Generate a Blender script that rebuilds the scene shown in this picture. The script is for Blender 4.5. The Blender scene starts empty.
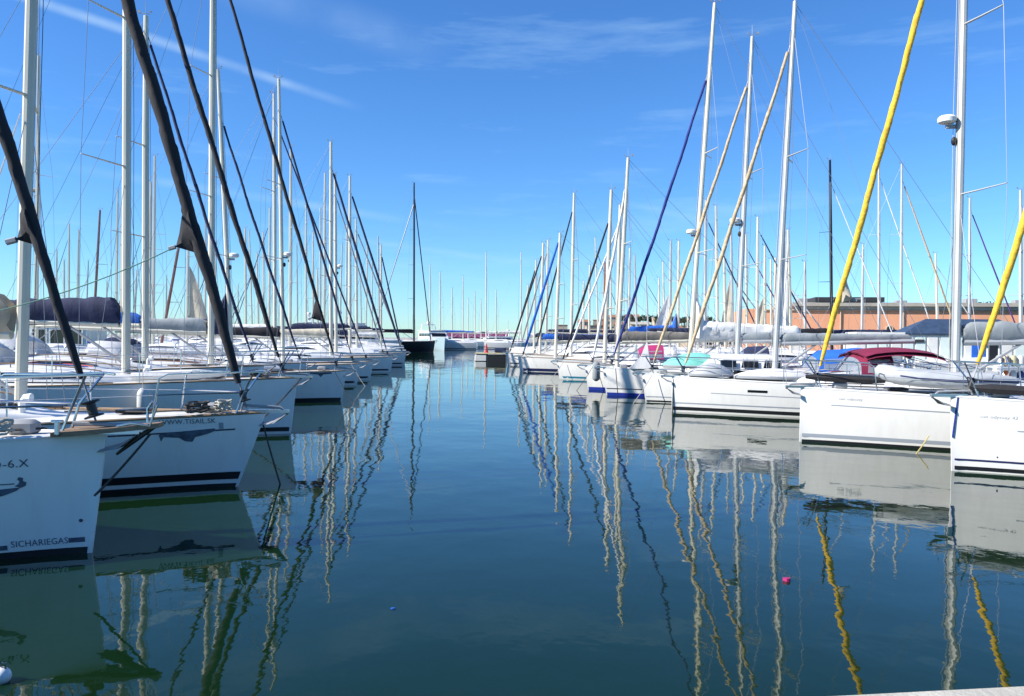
import bpy, math, random
from mathutils import Vector, Matrix
random.seed(7)
R = math.radians
S = bpy.context.scene
COL = S.collection

# ------------------------------------------------------------------ camera
FPX, W_, H_ = 800.0, 1024, 696
PITCH, ROLL, CAMH = R(0.93), R(0.6), 2.4
fw = Vector((0, math.cos(PITCH), -math.sin(PITCH)))
r0 = Vector((1, 0, 0)); u0 = r0.cross(fw)
rt = r0*math.cos(ROLL) + u0*math.sin(ROLL)
up = u0*math.cos(ROLL) - r0*math.sin(ROLL)
CP = Vector((0, 0, CAMH))
cam = bpy.data.objects.new('camera', bpy.data.cameras.new('camera'))
COL.objects.link(cam)
cam.data.sensor_width = 36; cam.data.lens = FPX/W_*36
cam.data.clip_end = 20000; cam.data.clip_start = 0.05
m = Matrix((rt, up, -fw)).transposed().to_4x4(); m.translation = CP
cam.matrix_world = m
S.camera = cam

# ------------------------------------------------------------------ sky, sun, exposure
SUN_EL, SUN_AZ = R(35), R(15)            # azimuth: how far behind the camera plane, sun on the left
sdir = Vector((-math.cos(SUN_EL)*math.cos(SUN_AZ), -math.cos(SUN_EL)*math.sin(SUN_AZ), math.sin(SUN_EL)))
wd = bpy.data.worlds.new('World'); S.world = wd; wd.use_nodes = True
nt = wd.node_tree; N = nt.nodes; Lk = nt.links
bg = N['Background']
sky = N.new('ShaderNodeTexSky'); sky.sky_type = 'NISHITA'; sky.sun_disc = False
sky.sun_elevation = SUN_EL
sky.sun_rotation = math.atan2(sdir.x, sdir.y)
sky.air_density = 1.0; sky.dust_density = 0.0; sky.ozone_density = 3.0; sky.altitude = 0
hs = N.new('ShaderNodeHueSaturation'); hs.inputs['Saturation'].default_value = 1.1
hs.inputs['Value'].default_value = 1.0
Lk.new(sky.outputs[0], hs.inputs['Color'])
# thin streaks of cirrus
tc = N.new('ShaderNodeTexCoord')
mp = N.new('ShaderNodeMapping'); mp.inputs['Rotation'].default_value = (0, R(12), R(0)); mp.inputs['Scale'].default_value = (1.3, 1.0, 9.0)
nz = N.new('ShaderNodeTexNoise'); nz.inputs['Scale'].default_value = 2.2; nz.inputs['Detail'].default_value = 7; nz.inputs['Roughness'].default_value = .62
cr = N.new('ShaderNodeValToRGB'); cr.color_ramp.elements[0].position = .54; cr.color_ramp.elements[1].position = .85
cr.color_ramp.elements[1].color = (.42, .42, .42, 1)
mx = N.new('ShaderNodeMixRGB'); mx.inputs['Color2'].default_value = (4.2, 6.4, 8.4, 1)
Lk.new(tc.outputs['Generated'], mp.inputs[0]); Lk.new(mp.outputs[0], nz.inputs['Vector']); Lk.new(nz.outputs[0], cr.inputs[0])
Lk.new(cr.outputs[0], mx.inputs['Fac']); 
tint = N.new('ShaderNodeMixRGB'); tint.blend_type = 'MULTIPLY'; tint.inputs['Fac'].default_value = 1; tint.inputs['Color2'].default_value = (.60, .965, 1.37, 1)
Lk.new(hs.outputs[0], tint.inputs['Color1'])
def pdir(px, py): return (rt*((px-512)/FPX) + up*((348-py)/FPX) + fw).normalized()
def vmath(op, a, b):
    n = N.new('ShaderNodeVectorMath'); n.operation = op; Lk.new(a, n.inputs[0]); n.inputs[1].default_value = b; return n
prev = tint.outputs[0]
for (xa, ya, xb, yb, wid, st) in ((-140, -58, 372, 112, .008, .40), (150, -40, 470, 60, .030, .13), (20, 160, 480, 232, .008, .22), (250, 225, 520, 262, .006, .16), (610, 330-130, 760, 232, .006, .2)):
    # old vapour trails: bands along great circles of the sky
    d1, d2 = pdir(xa, ya), pdir(xb, yb); nn = d1.cross(d2).normalized(); mid = (d1+d2).normalized(); half = (d2-d1).length/2
    tg = (d2-d1).normalized()
    dt = vmath('DOT_PRODUCT', tc.outputs['Generated'], tuple(nn)); ab = N.new('ShaderNodeMath'); ab.operation = 'ABSOLUTE'; Lk.new(dt.outputs['Value'], ab.inputs[0])
    m1 = N.new('ShaderNodeMapRange'); m1.interpolation_type = 'SMOOTHSTEP'; m1.inputs[1].default_value = 0; m1.inputs[2].default_value = wid; m1.inputs[3].default_value = 1; m1.inputs[4].default_value = 0
    Lk.new(ab.outputs[0], m1.inputs[0])
    da = vmath('DOT_PRODUCT', tc.outputs['Generated'], tuple(tg)); off = tg.dot(mid)
    sb = N.new('ShaderNodeMath'); sb.operation = 'SUBTRACT'; sb.inputs[1].default_value = off; Lk.new(da.outputs['Value'], sb.inputs[0])
    ab2 = N.new('ShaderNodeMath'); ab2.operation = 'ABSOLUTE'; Lk.new(sb.outputs[0], ab2.inputs[0])
    m2 = N.new('ShaderNodeMapRange'); m2.interpolation_type = 'SMOOTHSTEP'; m2.inputs[1].default_value = half*.55; m2.inputs[2].default_value = half; m2.inputs[3].default_value = 1; m2.inputs[4].default_value = 0
    Lk.new(ab2.outputs[0], m2.inputs[0])
    nz2 = N.new('ShaderNodeTexNoise'); nz2.inputs['Scale'].default_value = 14; nz2.inputs['Detail'].default_value = 5; Lk.new(tc.outputs['Generated'], nz2.inputs['Vector'])
    m3 = N.new('ShaderNodeMapRange'); m3.inputs[1].default_value = .32; m3.inputs[2].default_value = .68; m3.inputs[3].default_value = .15; m3.inputs[4].default_value = st; Lk.new(nz2.outputs[0], m3.inputs[0])
    m3.inputs[3].default_value = st*.25
    p1 = N.new('ShaderNodeMath'); p1.operation = 'MULTIPLY'; Lk.new(m1.outputs[0], p1.inputs[0]); Lk.new(m2.outputs[0], p1.inputs[1])
    p2 = N.new('ShaderNodeMath'); p2.operation = 'MULTIPLY'; Lk.new(p1.outputs[0], p2.inputs[0]); Lk.new(m3.outputs[0], p2.inputs[1])
    mxx = N.new('ShaderNodeMixRGB'); mxx.inputs['Color2'].default_value = (4.6, 6.4, 8.2, 1); Lk.new(p2.outputs[0], mxx.inputs['Fac']); Lk.new(prev, mxx.inputs['Color1']); prev = mxx.outputs[0]
Lk.new(prev, mx.inputs['Color1'])
Lk.new(mx.outputs[0], bg.inputs['Color'])
bg.inputs['Strength'].default_value = 0.084
sl = bpy.data.lights.new('sun', 'SUN'); sl.energy = 5.0; sl.angle = R(.53); sl.color = (1, .95, .87)
so = bpy.data.objects.new('sun', sl); COL.objects.link(so)
so.rotation_euler = (-sdir).to_track_quat('-Z', 'Y').to_euler(); so.location = (-60, -20, 60)
S.view_settings.view_transform = 'Standard'; S.view_settings.look = 'None'
S.view_settings.exposure = 0.75; S.view_settings.gamma = 1
S.cycles.max_bounces = 6; S.cycles.glossy_bounces = 3; S.cycles.diffuse_bounces = 2
S.cycles.transparent_max_bounces = 6; S.cycles.caustics_reflective = False; S.cycles.caustics_refractive = False

def P(px, py, D):
    """world point seen at photo pixel (px,py) on the vertical plane y = D"""
    d = rt*((px-512)/FPX) + up*((348-py)/FPX) + fw
    return CP + d*(D/d.y)
def proj(p):
    v = Vector(p)-CP; z = v.dot(fw)
    return 512+FPX*v.dot(rt)/z, 348-FPX*v.dot(up)/z

# ------------------------------------------------------------------ materials
def mat(name, col, rough=.5, metal=0, var=0.0, vscale=3.0, bump=0, bscale=20, alpha=1, spec=.5, trans=0, stretch=None, col2=None):
    m = bpy.data.materials.new(name); m.use_nodes = True
    n = m.node_tree.nodes; l = m.node_tree.links; b = n['Principled BSDF']
    b.inputs['Base Color'].default_value = (*col, 1); b.inputs['Roughness'].default_value = rough
    b.inputs['Metallic'].default_value = metal; b.inputs['Specular IOR Level'].default_value = spec
    if alpha < 1: b.inputs['Alpha'].default_value = alpha
    if var or bump or col2:
        t = n.new('ShaderNodeTexCoord'); mpn = n.new('ShaderNodeMapping')
        if stretch: mpn.inputs['Scale'].default_value = stretch
        l.new(t.outputs['Object'], mpn.inputs[0])
        if var or col2:
            z = n.new('ShaderNodeTexNoise'); z.inputs['Scale'].default_value = vscale; z.inputs['Detail'].default_value = 6
            l.new(mpn.outputs[0], z.inputs['Vector'])
            r = n.new('ShaderNodeValToRGB'); r.color_ramp.elements[0].position = .35; r.color_ramp.elements[1].position = .68
            c2 = col2 or tuple(max(0, c*(1-var)) for c in col)
            r.color_ramp.elements[0].color = (*c2, 1); r.color_ramp.elements[1].color = (*col, 1)
            l.new(z.outputs[0], r.inputs[0]); l.new(r.outputs[0], b.inputs['Base Color'])
        if bump:
            z2 = n.new('ShaderNodeTexNoise'); z2.inputs['Scale'].default_value = bscale; z2.inputs['Detail'].default_value = 4
            l.new(mpn.outputs[0], z2.inputs['Vector'])
            bp = n.new('ShaderNodeBump'); bp.inputs['Strength'].default_value = bump; bp.inputs['Distance'].default_value = .02
            l.new(z2.outputs[0], bp.inputs['Height']); l.new(bp.outputs[0], b.inputs['Normal'])
    return m

def hull_mat(name, col, stain=(.42, .40, .27)):
    m = mat(name, col, .22)
    n = m.node_tree.nodes; l = m.node_tree.links; b = n['Principled BSDF']
    t = n.new('ShaderNodeTexCoord')
    mp1 = n.new('ShaderNodeMapping'); mp1.inputs['Scale'].default_value = (2.5, 2.5, .35)
    z = n.new('ShaderNodeTexNoise'); z.inputs['Scale'].default_value = 2.0; z.inputs['Detail'].default_value = 7; z.inputs['Roughness'].default_value = .65
    l.new(t.outputs['Object'], mp1.inputs[0]); l.new(mp1.outputs[0], z.inputs['Vector'])
    r1 = n.new('ShaderNodeValToRGB'); r1.color_ramp.elements[0].position = .45; r1.color_ramp.elements[1].position = .8
    r1.color_ramp.elements[0].color = (0, 0, 0, 1); r1.color_ramp.elements[1].color = (.4, .4, .4, 1)
    l.new(z.outputs[0], r1.inputs[0])
    sx = n.new('ShaderNodeSeparateXYZ'); l.new(t.outputs['Object'], sx.inputs[0])
    # weed and scum line just above the water (a real stain, fixed to the hull)
    mr = n.new('ShaderNodeMapRange'); mr.inputs[1].default_value = .02; mr.inputs[2].default_value = .20
    mr.inputs[3].default_value = .55; mr.inputs[4].default_value = 0
    l.new(sx.outputs['Z'], mr.inputs[0])
    ad = n.new('ShaderNodeMath'); ad.operation = 'MAXIMUM'
    l.new(r1.outputs[0], ad.inputs[0]); l.new(mr.outputs[0], ad.inputs[1])
    mxn = n.new('ShaderNodeMixRGB'); mxn.inputs['Color1'].default_value = (*col, 1)
    mxn.inputs['Color2'].default_value = (*[.55*c+.45*s for c, s in zip(col, stain)], 1)
    l.new(ad.outputs[0], mxn.inputs['Fac']); l.new(mxn.outputs[0], b.inputs['Base Color'])
    return m

M = {}
M['hull'] = hull_mat('gelcoat_white', (.84, .82, .77))
M['hull_grey'] = hull_mat('gelcoat_pale_grey', (.62, .66, .68))
M['hull_black'] = hull_mat('paint_black', (.012, .010, .012), (.05, .05, .04))
M['hull_teal'] = hull_mat('paint_pale_teal', (.35, .47, .50))
M['deck'] = mat('deck_nonskid', (.72, .71, .67), .6, var=.18, vscale=5, bump=.15, bscale=90)
M['cabin'] = mat('gelcoat_cabin', (.80, .79, .76), .3, var=.08, vscale=4)
M['teak'] = mat('teak_weathered', (.33, .22, .13), .7, var=.35, vscale=6, stretch=(1, 8, 8))
M['glass'] = mat('smoked_window', (.012, .015, .018), .08)
M['mast'] = mat('anodised_mast', (.68, .64, .52), .45, metal=.12, var=.10, vscale=2.0, stretch=(1, 1, .3))
M['mast_grey'] = mat('grey_mast', (.50, .51, .50), .45, metal=.25, var=.12, vscale=2.0)
M['mast_black'] = mat('carbon_mast', (.012, .012, .014), .35)
M['mast_wood'] = mat('varnished_mast', (.40, .14, .045), .3, var=.3, vscale=5)
M['mast_brown'] = mat('brown_mast', (.20, .08, .06), .4)
M['steel'] = mat('stainless', (.62, .63, .65), .22, metal=1)
M['wire'] = mat('rigging_wire', (.20, .21, .24), .5, metal=.3)
M['black'] = mat('black_plastic', (.014, .014, .015), .5)
M['grey'] = mat('grey_plastic', (.30, .31, .32), .55)
M['white'] = mat('white_plastic', (.78, .78, .76), .4)
M['rope'] = mat('rope_pale', (.55, .52, .44), .9, var=.3, vscale=60)
M['rope_dark'] = mat('rope_dark', (.06, .055, .05), .9)
M['rope_green'] = mat('rope_green', (.16, .30, .22), .9)
M['rope_yellow'] = mat('rope_yellow', (.52, .43, .16), .9)
def cloth(n, c, var=.3): return mat('cloth_'+n, c, .85, var=var, vscale=3.5, bump=.5, bscale=9, stretch=(1, 1, .45))
M['c_black'] = cloth('charcoal', (.022, .021, .026), .35)
M['c_navy'] = cloth('navy', (.018, .026, .075), .3)
M['c_blue'] = cloth('blue', (.015, .13, .55), .2)
M['c_royal'] = cloth('royal', (.02, .035, .22), .2)
M['c_yellow'] = mat('cloth_yellow', (.80, .52, .04), .85, vscale=11, bump=.7, bscale=14, col2=(.60, .34, .03))
M['c_beige'] = mat('cloth_beige', (.60, .47, .30), .85, vscale=10, bump=.6, bscale=12, col2=(.42, .30, .17))
M['c_white'] = cloth('white', (.74, .73, .70), .12)
M['c_cream'] = cloth('cream', (.66, .58, .44), .2)
M['c_tan'] = cloth('tan', (.50, .42, .31), .45)
M['c_grey'] = cloth('grey', (.30, .33, .34), .2)
M['c_taupe'] = cloth('taupe', (.22, .20, .17), .3)
M['c_awning'] = cloth('awning', (.17, .022, .10), .25)
M['c_maroon'] = cloth('maroon', (.23, .012, .055), .3)
M['c_pink'] = cloth('magenta', (.38, .02, .13), .2)
M['c_purple'] = cloth('purple', (.12, .05, .22), .2)
M['c_teal'] = cloth('turquoise', (.20, .60, .50), .15)
M['boot_black'] = mat('boot_black', (.015, .016, .018), .35)
M['boot_navy'] = mat('boot_navy', (.02, .025, .09), .35)
M['boot_blue'] = mat('boot_blue', (.02, .04, .30), .35)
M['boot_cyan'] = mat('boot_cyan', (.03, .22, .33), .35)
M['line_grey'] = mat('stripe_grey', (.33, .36, .40), .4)
M['line_dark'] = mat('stripe_dark', (.05, .055, .08), .4)
M['letter_grey'] = mat('letter_grey', (.42, .43, .45), .4)
M['letter_dark'] = mat('letter_dark', (.05, .065, .09), .45, var=-1.2, vscale=14)
M['pvc_clear'] = mat('clear_vinyl', (.42, .47, .52), .12, alpha=.55)
M['rubber_grey'] = mat('inflatable_grey', (.46, .48, .49), .55, var=.15, vscale=4)
M['fender_blue'] = mat('fender_blue', (.02, .035, .17), .45)
M['fender_white'] = mat('fender_white', (.70, .70, .66), .45, var=.2)
M['red'] = mat('red_paint', (.62, .03, .025), .5)
M['orange'] = mat('orange_paint', (.75, .16, .03), .5)
M['yellow'] = mat('yellow_paint', (.62, .56, .34), .6, var=.35)
M['concrete'] = mat('concrete', (.40, .38, .34), .9, var=.25, vscale=1.2, bump=.3, bscale=30)
M['quay_pale'] = mat('quay_coping', (.52, .49, .41), .85, var=.22, vscale=2.5, bump=.3, bscale=40)
M['ochre'] = mat('terracotta_render', (.82, .39, .22), .9, var=.12, vscale=.35)
M['roof_grey'] = mat('roof_slab', (.46, .42, .35), .85, var=.2, vscale=1)
M['roof_dark'] = mat('roof_dark', (.03, .032, .036), .7)
M['roof_blue'] = mat('roof_slate_blue', (.045, .075, .13), .5, var=.3, vscale=3)
M['tile'] = mat('roof_tile', (.40, .17, .09), .9, var=.3, vscale=2)
M['wallw'] = mat('wall_white', (.70, .69, .65), .85, var=.1)
M['wallc'] = mat('wall_cream', (.55, .46, .34), .9, var=.15)
M['walls'] = mat('wall_stone', (.40, .33, .25), .9, var=.2)
M['green_panel'] = mat('panel_pale_green', (.66, .75, .70), .5, var=.1)
M['leaf'] = mat('foliage', (.05, .075, .03), .8, var=.5, vscale=.8)
M['hillm'] = mat('hill_scrub', (.10, .105, .06), .95, var=.5, vscale=.05)

# ------------------------------------------------------------------ mesh helper
class MB:
    def __init__(s): s.v = []; s.f = []
    def add(s, vs, fs):
        o = len(s.v); s.v += [tuple(p) for p in vs]; s.f += [tuple(i+o for i in f) for f in fs]; return s
    def box(s, c, d, rz=0, taper=1.0):
        x, y, z = d[0]/2, d[1]/2, d[2]/2; c = Vector(c); vs = []
        for k in (-1, 1):
            t = taper if k > 0 else 1
            for a, b in ((-1, -1), (1, -1), (1, 1), (-1, 1)):
                q = Vector((a*x*t, b*y*t, 0)); q.rotate(Matrix.Rotation(rz, 3, 'Z')); vs.append(c+q+Vector((0, 0, k*z)))
        return s.add(vs, [(3, 2, 1, 0), (4, 5, 6, 7), (0, 1, 5, 4), (1, 2, 6, 5), (2, 3, 7, 6), (3, 0, 4, 7)])
    def bbox(s, c, d, b=.02, rz=0):
        """box with chamfered edges"""
        x, y, z = d[0]/2, d[1]/2, d[2]/2; b = min(b, x*.45, y*.45, z*.45); rings = []
        for zz, e in ((-z, b), (-z+b, 0), (z-b, 0), (z, b)):
            ring = []
            X, Y = x-e, y-e
            for p in ((-X+b, -Y), (X-b, -Y), (X, -Y+b), (X, Y-b), (X-b, Y), (-X+b, Y), (-X, Y-b), (-X, -Y+b)):
                q = Vector((p[0], p[1], 0)); q.rotate(Matrix.Rotation(rz, 3, 'Z')); ring.append(Vector(c)+q+Vector((0, 0, zz)))
            rings.append(ring)
        return s.loft(rings)
    def loft(s, rings, closed=True, caps=True):
        n = len(rings[0]); vs = [p for r in rings for p in r]; fs = []
        for i in range(len(rings)-1):
            for j in range(n if closed else n-1):
                k = (j+1) % n
                fs.append((i*n+j, i*n+k, (i+1)*n+k, (i+1)*n+j))
        if caps and closed:
            fs.append(tuple(range(n))[::-1]); fs.append(tuple((len(rings)-1)*n+j for j in range(n)))
        return s.add(vs, fs)
    def tube(s, pts, r, n=6, ell=1.0):
        pts = [Vector(p) for p in pts]; rings = []
        rs = r if isinstance(r, (list, tuple)) else [r]*len(pts)
        prev = None
        for i, p in enumerate(pts):
            a = pts[max(0, i-1)]; b = pts[min(len(pts)-1, i+1)]
            t = (b-a); t = t.normalized() if t.length > 1e-9 else Vector((0, 0, 1))
            if prev is None:
                h = Vector((0, 1, 0)) if abs(t.y) < .9 else Vector((1, 0, 0))
                q = t.cross(h).normalized()
            else:
                q = (prev - t*prev.dot(t)); q = q.normalized() if q.length > 1e-6 else t.orthogonal().normalized()
            prev = q; w = t.cross(q)
            rings.append([p + (q*math.cos(2*math.pi*k/n)*ell + w*math.sin(2*math.pi*k/n))*rs[i] for k in range(n)])
        return s.loft(rings)
    def ball(s, c, r, n=10, m=7):
        if not isinstance(r, (tuple, list)): r = (r, r, r)
        rings = []
        for i in range(m+1):
            a = -math.pi/2+math.pi*i/m; a = max(-1.5, min(1.5, a))
            rings.append([(c[0]+r[0]*math.cos(a)*math.cos(2*math.pi*k/n), c[1]+r[1]*math.cos(a)*math.sin(2*math.pi*k/n), c[2]+r[2]*math.sin(a)) for k in range(n)])
        return s.loft(rings)
    def prism(s, poly, fn, t):
        """poly: 2d points; fn(p, depth) -> 3d"""
        n = len(poly)
        return s.loft([[fn(p, 0) for p in poly], [fn(p, t) for p in poly]])
    def build(s, name, mt, parent=None, smooth=True, auto=True):
        me = bpy.data.meshes.new(name); me.from_pydata(s.v, [], s.f); me.validate()
        me.materials.append(M[mt] if isinstance(mt, str) else mt)
        if smooth:
            me.polygons.foreach_set('use_smooth', [True]*len(me.polygons))
            try: me.set_sharp_from_angle(angle=R(38))
            except Exception: pass
        me.update()
        o = bpy.data.objects.new(name, me); COL.objects.link(o)
        if parent: o.parent = parent
        return o
import bmesh
def fixn(o):
    bm = bmesh.new(); bm.from_mesh(o.data); bmesh.ops.recalc_face_normals(bm, faces=bm.faces); bm.to_mesh(o.data); bm.free(); return o
def tag(o, label=None, cat=None, group=None, kind=None):
    if label: o['label'] = label
    if cat: o['category'] = cat
    if group: o['group'] = group
    if kind: o['kind'] = kind
    return o
def empty(name, loc, rz=0):
    o = bpy.data.objects.new(name, None); COL.objects.link(o); o.location = loc; o.rotation_euler = (0, 0, rz)
    o.empty_display_size = .2; return o
def lerp(a, b, t): return a+(b-a)*t
def vl(a, b, t): return Vector(a).lerp(Vector(b), t)

def text_faces(txt, h, ital=0):
    cu = bpy.data.curves.new('t', 'FONT'); cu.body = txt; cu.size = h/.72; cu.resolution_u = 3; cu.shear = ital; cu.space_character = 1.05
    ob = bpy.data.objects.new('t', cu); COL.objects.link(ob)
    dg = bpy.context.evaluated_depsgraph_get(); me = ob.evaluated_get(dg).to_mesh()
    vs = [tuple(v.co) for v in me.vertices]; fs = [tuple(p.vertices) for p in me.polygons]
    ob.evaluated_get(dg).to_mesh_clear()
    bpy.data.objects.remove(ob); bpy.data.curves.remove(cu)
    return vs, fs

# ------------------------------------------------------------------ water and ground
def water():
    m = mat('harbour_water', (.0042, .0185, .0060), .02)
    n = m.node_tree.nodes; l = m.node_tree.links; b = n['Principled BSDF']
    b.inputs['IOR'].default_value = 1.42; b.inputs['Specular Tint'].default_value = (.96, 1, .66, 1)
    t = n.new('ShaderNodeTexCoord')
    hsum = None
    for sc, st, amp, det in ((.55, (1.0, .75, 1), 1.0, 2), (1.9, (1.0, .8, 1), .22, 3), (.09, (1, 1, 1), 1.6, 1), (6.5, (1, .8, 1), .035, 3)):
        mpn = n.new('ShaderNodeMapping'); mpn.inputs['Scale'].default_value = st; mpn.inputs['Rotation'].default_value = (0, 0, R(20))
        z = n.new('ShaderNodeTexNoise'); z.inputs['Scale'].default_value = sc; z.inputs['Detail'].default_value = det; z.inputs['Roughness'].default_value = .45
        mu = n.new('ShaderNodeMath'); mu.operation = 'MULTIPLY'; mu.inputs[1].default_value = amp
        l.new(t.outputs['Object'], mpn.inputs[0]); l.new(mpn.outputs[0], z.inputs['Vector']); l.new(z.outputs[0], mu.inputs[0])
        if hsum is None: hsum = mu
        else:
            a = n.new('ShaderNodeMath'); l.new(hsum.outputs[0], a.inputs[0]); l.new(mu.outputs[0], a.inputs[1]); hsum = a
    bp = n.new('ShaderNodeBump'); bp.inputs['Strength'].default_value = 1; bp.inputs['Distance'].default_value = .016
    l.new(hsum.outputs[0], bp.inputs['Height']); l.new(bp.outputs[0], b.inputs['Normal'])
    o = MB().add([(-3000, -60, 0), (3000, -60, 0), (3000, 6000, 0), (-3000, 6000, 0)], [(0, 1, 2, 3)]).build('water', m, smooth=False)
    tag(o, kind='structure')
water()

# ------------------------------------------------------------------ sailboats
class Hull:
    def __init__(s, L, B, Fb, Fm, rake): s.L, s.B, s.Fb, s.Fm, s.rake = L, B, Fb, Fm, rake
    def fd(s, u):
        if u < .58: return max(.012, math.sin(math.pi/2*u/.58)**.98)
        return 1-.2*((u-.58)/.42)**2
    def fwl(s, u):
        if u < .58: return .90*max(.008, math.sin(math.pi/2*u/.58)**1.30)
        return .90*(1-.22*((u-.58)/.42)**2)
    def zs(s, u): return s.Fm+(s.Fb-s.Fm)*max(0, 1-u/.75)**1.5
    def yz(s, u, z):
        Z = s.zs(u); bd = s.B/2*s.fd(u); bw = s.B/2*s.fwl(u)
        if z >= 0:
            v = 1-min(1, z/Z); return bd+(bw-bd)*v**1.25
        return bw*math.sqrt(max(0, 1-(z/-.46)**2))
    def xx(s, u, z): return u*s.L+s.rake*(1-z/s.zs(u))*max(0, 1-u)**4
    def y_at(s, x, z):
        u = max(0, min(1, x/s.L))
        for _ in range(6): u = max(0, min(1, (x-s.rake*(1-z/s.zs(u))*max(0, 1-u)**4)/s.L))
        return s.yz(u, z)

def make_boat(key, side, D, bow, label, L=11.5, B=3.7, Fm=None, rake=.14, head=4, mast=None, H=None, s_mast=None,
              fs=(.93, 'c_black', .10), boom=(4.4, 'c_navy'), dodger=None, bimini=None, boot=('boot_black', .10, .20), boot2=None, stripe=None,
              hull='hull', mastmat='mast', lvl=2, cat='sailboat', group='sailboats moored bow out along the fairway', win=True, rail='teak',
              radar=False, fsx=.30, cover_h=.20, clew=False, origin=None, spr=2, deckhouse=False, cabh=.40, name='sailboat', dodx=None, bimx=None, hoist=None, wind=True, bare=False):
    if origin is None:
        p = P(bow[0], bow[1], D); Fb = p.z; ox, oy = p.x, p.y
    else: ox, oy, Fb = origin
    Fb = max(.95, Fb)
    Fm = Fm or Fb*.86
    ang = math.pi+R(head) if side == 'L' else -R(head)
    root = empty(name, (ox, oy, 0), ang); tag(root, label, cat, group)
    aft = Vector((math.cos(ang), math.sin(ang), 0)); cam = 1 if side == 'L' else -1
    h = Hull(L, B, Fb, Fm, rake); root_info = dict(root=root, h=h, aft=aft, cam=cam, ox=ox, oy=oy)
    # hull
    ns = 30 if lvl >= 2 else 16
    us = [(i/ns)**1.35 for i in range(ns+1)]
    fr = [1, .85, .7, .55, .4, .27, .14, 0] if lvl >= 2 else [1, .7, .4, .15, 0]
    below = (-.14, -.28, -.40, -.455)
    rings = []
    for u in us:
        Z = h.zs(u); zz = [Z*f for f in fr]+list(below)
        half = [(h.xx(u, z), h.yz(u, z), z) for z in zz]
        rings.append(half+[(x, -y, z) for x, y, z in reversed(half)])
    mb = MB(); n = len(rings[0]); vs = [p for r in rings for p in r]; fs_ = []
    for i in range(ns):
        for j in range(n-1): fs_.append((i*n+j, (i+1)*n+j, (i+1)*n+j+1, i*n+j+1))
    fs_.append(tuple(ns*n+j for j in range(n))); fs_.append(tuple(j for j in range(n))[::-1])
    mb.add(vs, fs_); ho = fixn(mb.build('hull', hull, root))
    def band(nm, mt, z0, z1, off=.004, u0=0.004, u1=.999, sides=(1, -1), par=None):
        b = MB()
        for sd in sides:
            rr = [[(h.xx(u, z), sd*(h.yz(u, z)+off), z) for z in (z0, (z0+z1)/2, z1)] for u in [lerp(u0, u1, (i/24)**1.3) for i in range(25)]]
            b.loft(rr, closed=False)
        return b.build(nm, mt, par or ho)
    if boot: band('boot_stripe', boot[0], boot[1], boot[2])
    if boot2: band('boot_stripe', boot2[0], boot2[1], boot2[2])
    # deck
    dk = MB(); rr = []
    for u in us:
        Z = h.zs(u)-.015; yb = max(.004, h.yz(u, Z)-.012)
        rr.append([(u*L+.01, yb*t, Z+.05*(1-t*t)) for t in (-1, -.6, 0, .6, 1)])
    dk.loft(rr, closed=False); deck = dk.build('deck', 'deck', root)
    def dz(x): return h.zs(max(0, min(1, x/L)))+.03
    if stripe:
        b = MB()
        for sd in (1, -1):
            pts = []
            for i in range(20):
                u = lerp(stripe[1], stripe[2], i/19); z = h.zs(u)*stripe[3]
                pts.append([(h.xx(u, z+d), sd*(h.yz(u, z+d)+.004), z+d) for d in (-.012, .012)])
            b.loft(pts, closed=False)
        b.build('stripe', stripe[0], ho)
    if lvl >= 1:
        b = MB()
        for sd in (1, -1): b.tube([(h.xx(u, h.zs(u)), sd*(h.yz(u, h.zs(u))-.01), h.zs(u)+.012) for u in us], .022, 5)
        b.build('toe_rail', rail, root)
    # cabin
    c0, c1 = (.25, .66) if not deckhouse else (.22, .70)
    def cabprof(t):
        w = B/2*.62*(math.sin(math.pi/2*min(1, t/.6))**.7)*(.35+.65*1) if t < .6 else B/2*.62
        hh = cabh*(math.sin(math.pi/2*min(1, t/.75)))
        return max(.12, w), max(.03, hh)
    rings = []; nc = 12
    for i in range(nc+1):
        t = i/nc; x = lerp(c0, c1, t)*L; w, hh = cabprof(max(t, .04)); z = dz(x)-.03
        prof = [(w, 0), (w*.97, hh*.35), (w*.92, hh*.78), (w*.84, hh*.97), (w*.55, hh*1.07), (0, hh*1.12)]
        pr = prof+[(-a, b) for a, b in reversed(prof[:-1])]
        rings.append([(x, a, z+b) for a, b in pr])
    cab = MB().loft(rings, closed=True).build('cabin', 'cabin', root)
    if win:
        for sd in (1, -1):
            b = MB(); rr = []
            for i in range(9):
                t = lerp(.38, .92, i/8); x = lerp(c0, c1, t)*L; w, hh = cabprof(t); z = dz(x)-.03
                k0, k1 = .40, .40+.36*math.sin(math.pi*min(1, .12+i/8*.9))**.5
                rr.append([(x, sd*(w*(.97-.05*(k-.35)/.43)+.008), z+hh*k) for k in (k0, k1)])
            b.loft(rr, closed=False); b.build('window', 'glass', cab)
    if deckhouse:
        x0, x1 = .20*L, .43*L; z = dz(x0)+cabh*.6
        rings = [[(x, a*w, z+b) for a, b in ((1, 0), (.9, .45), (.75, .55), (-.75, .55), (-.9, .45), (-1, 0))] for x, w in ((x0, .75), (x0+.35, .95), (x1, 1.0))]
        rings[0] = [(x0-.25, p[1], z+(p[2]-z)*.08) for p in rings[0]]
        dh = fixn(MB().loft(rings).build('deckhouse', 'cabin', root))
        for sd in (1, -1):
            for k in range(3):
                xa = x0+.45+k*.75
                b = MB(); b.loft([[(xa+.0, sd*(1.0-.02+.0*1), z+.10), (xa+.06, sd*.925, z+.36)], [(xa+.58, sd*(1.02-.02), z+.10), (xa+.58, sd*.94, z+.36)]], closed=False)
                b.v = [(v[0], v[1]+sd*.03, v[2]) for v in b.v]; b.build('window', 'glass', dh)
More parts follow.
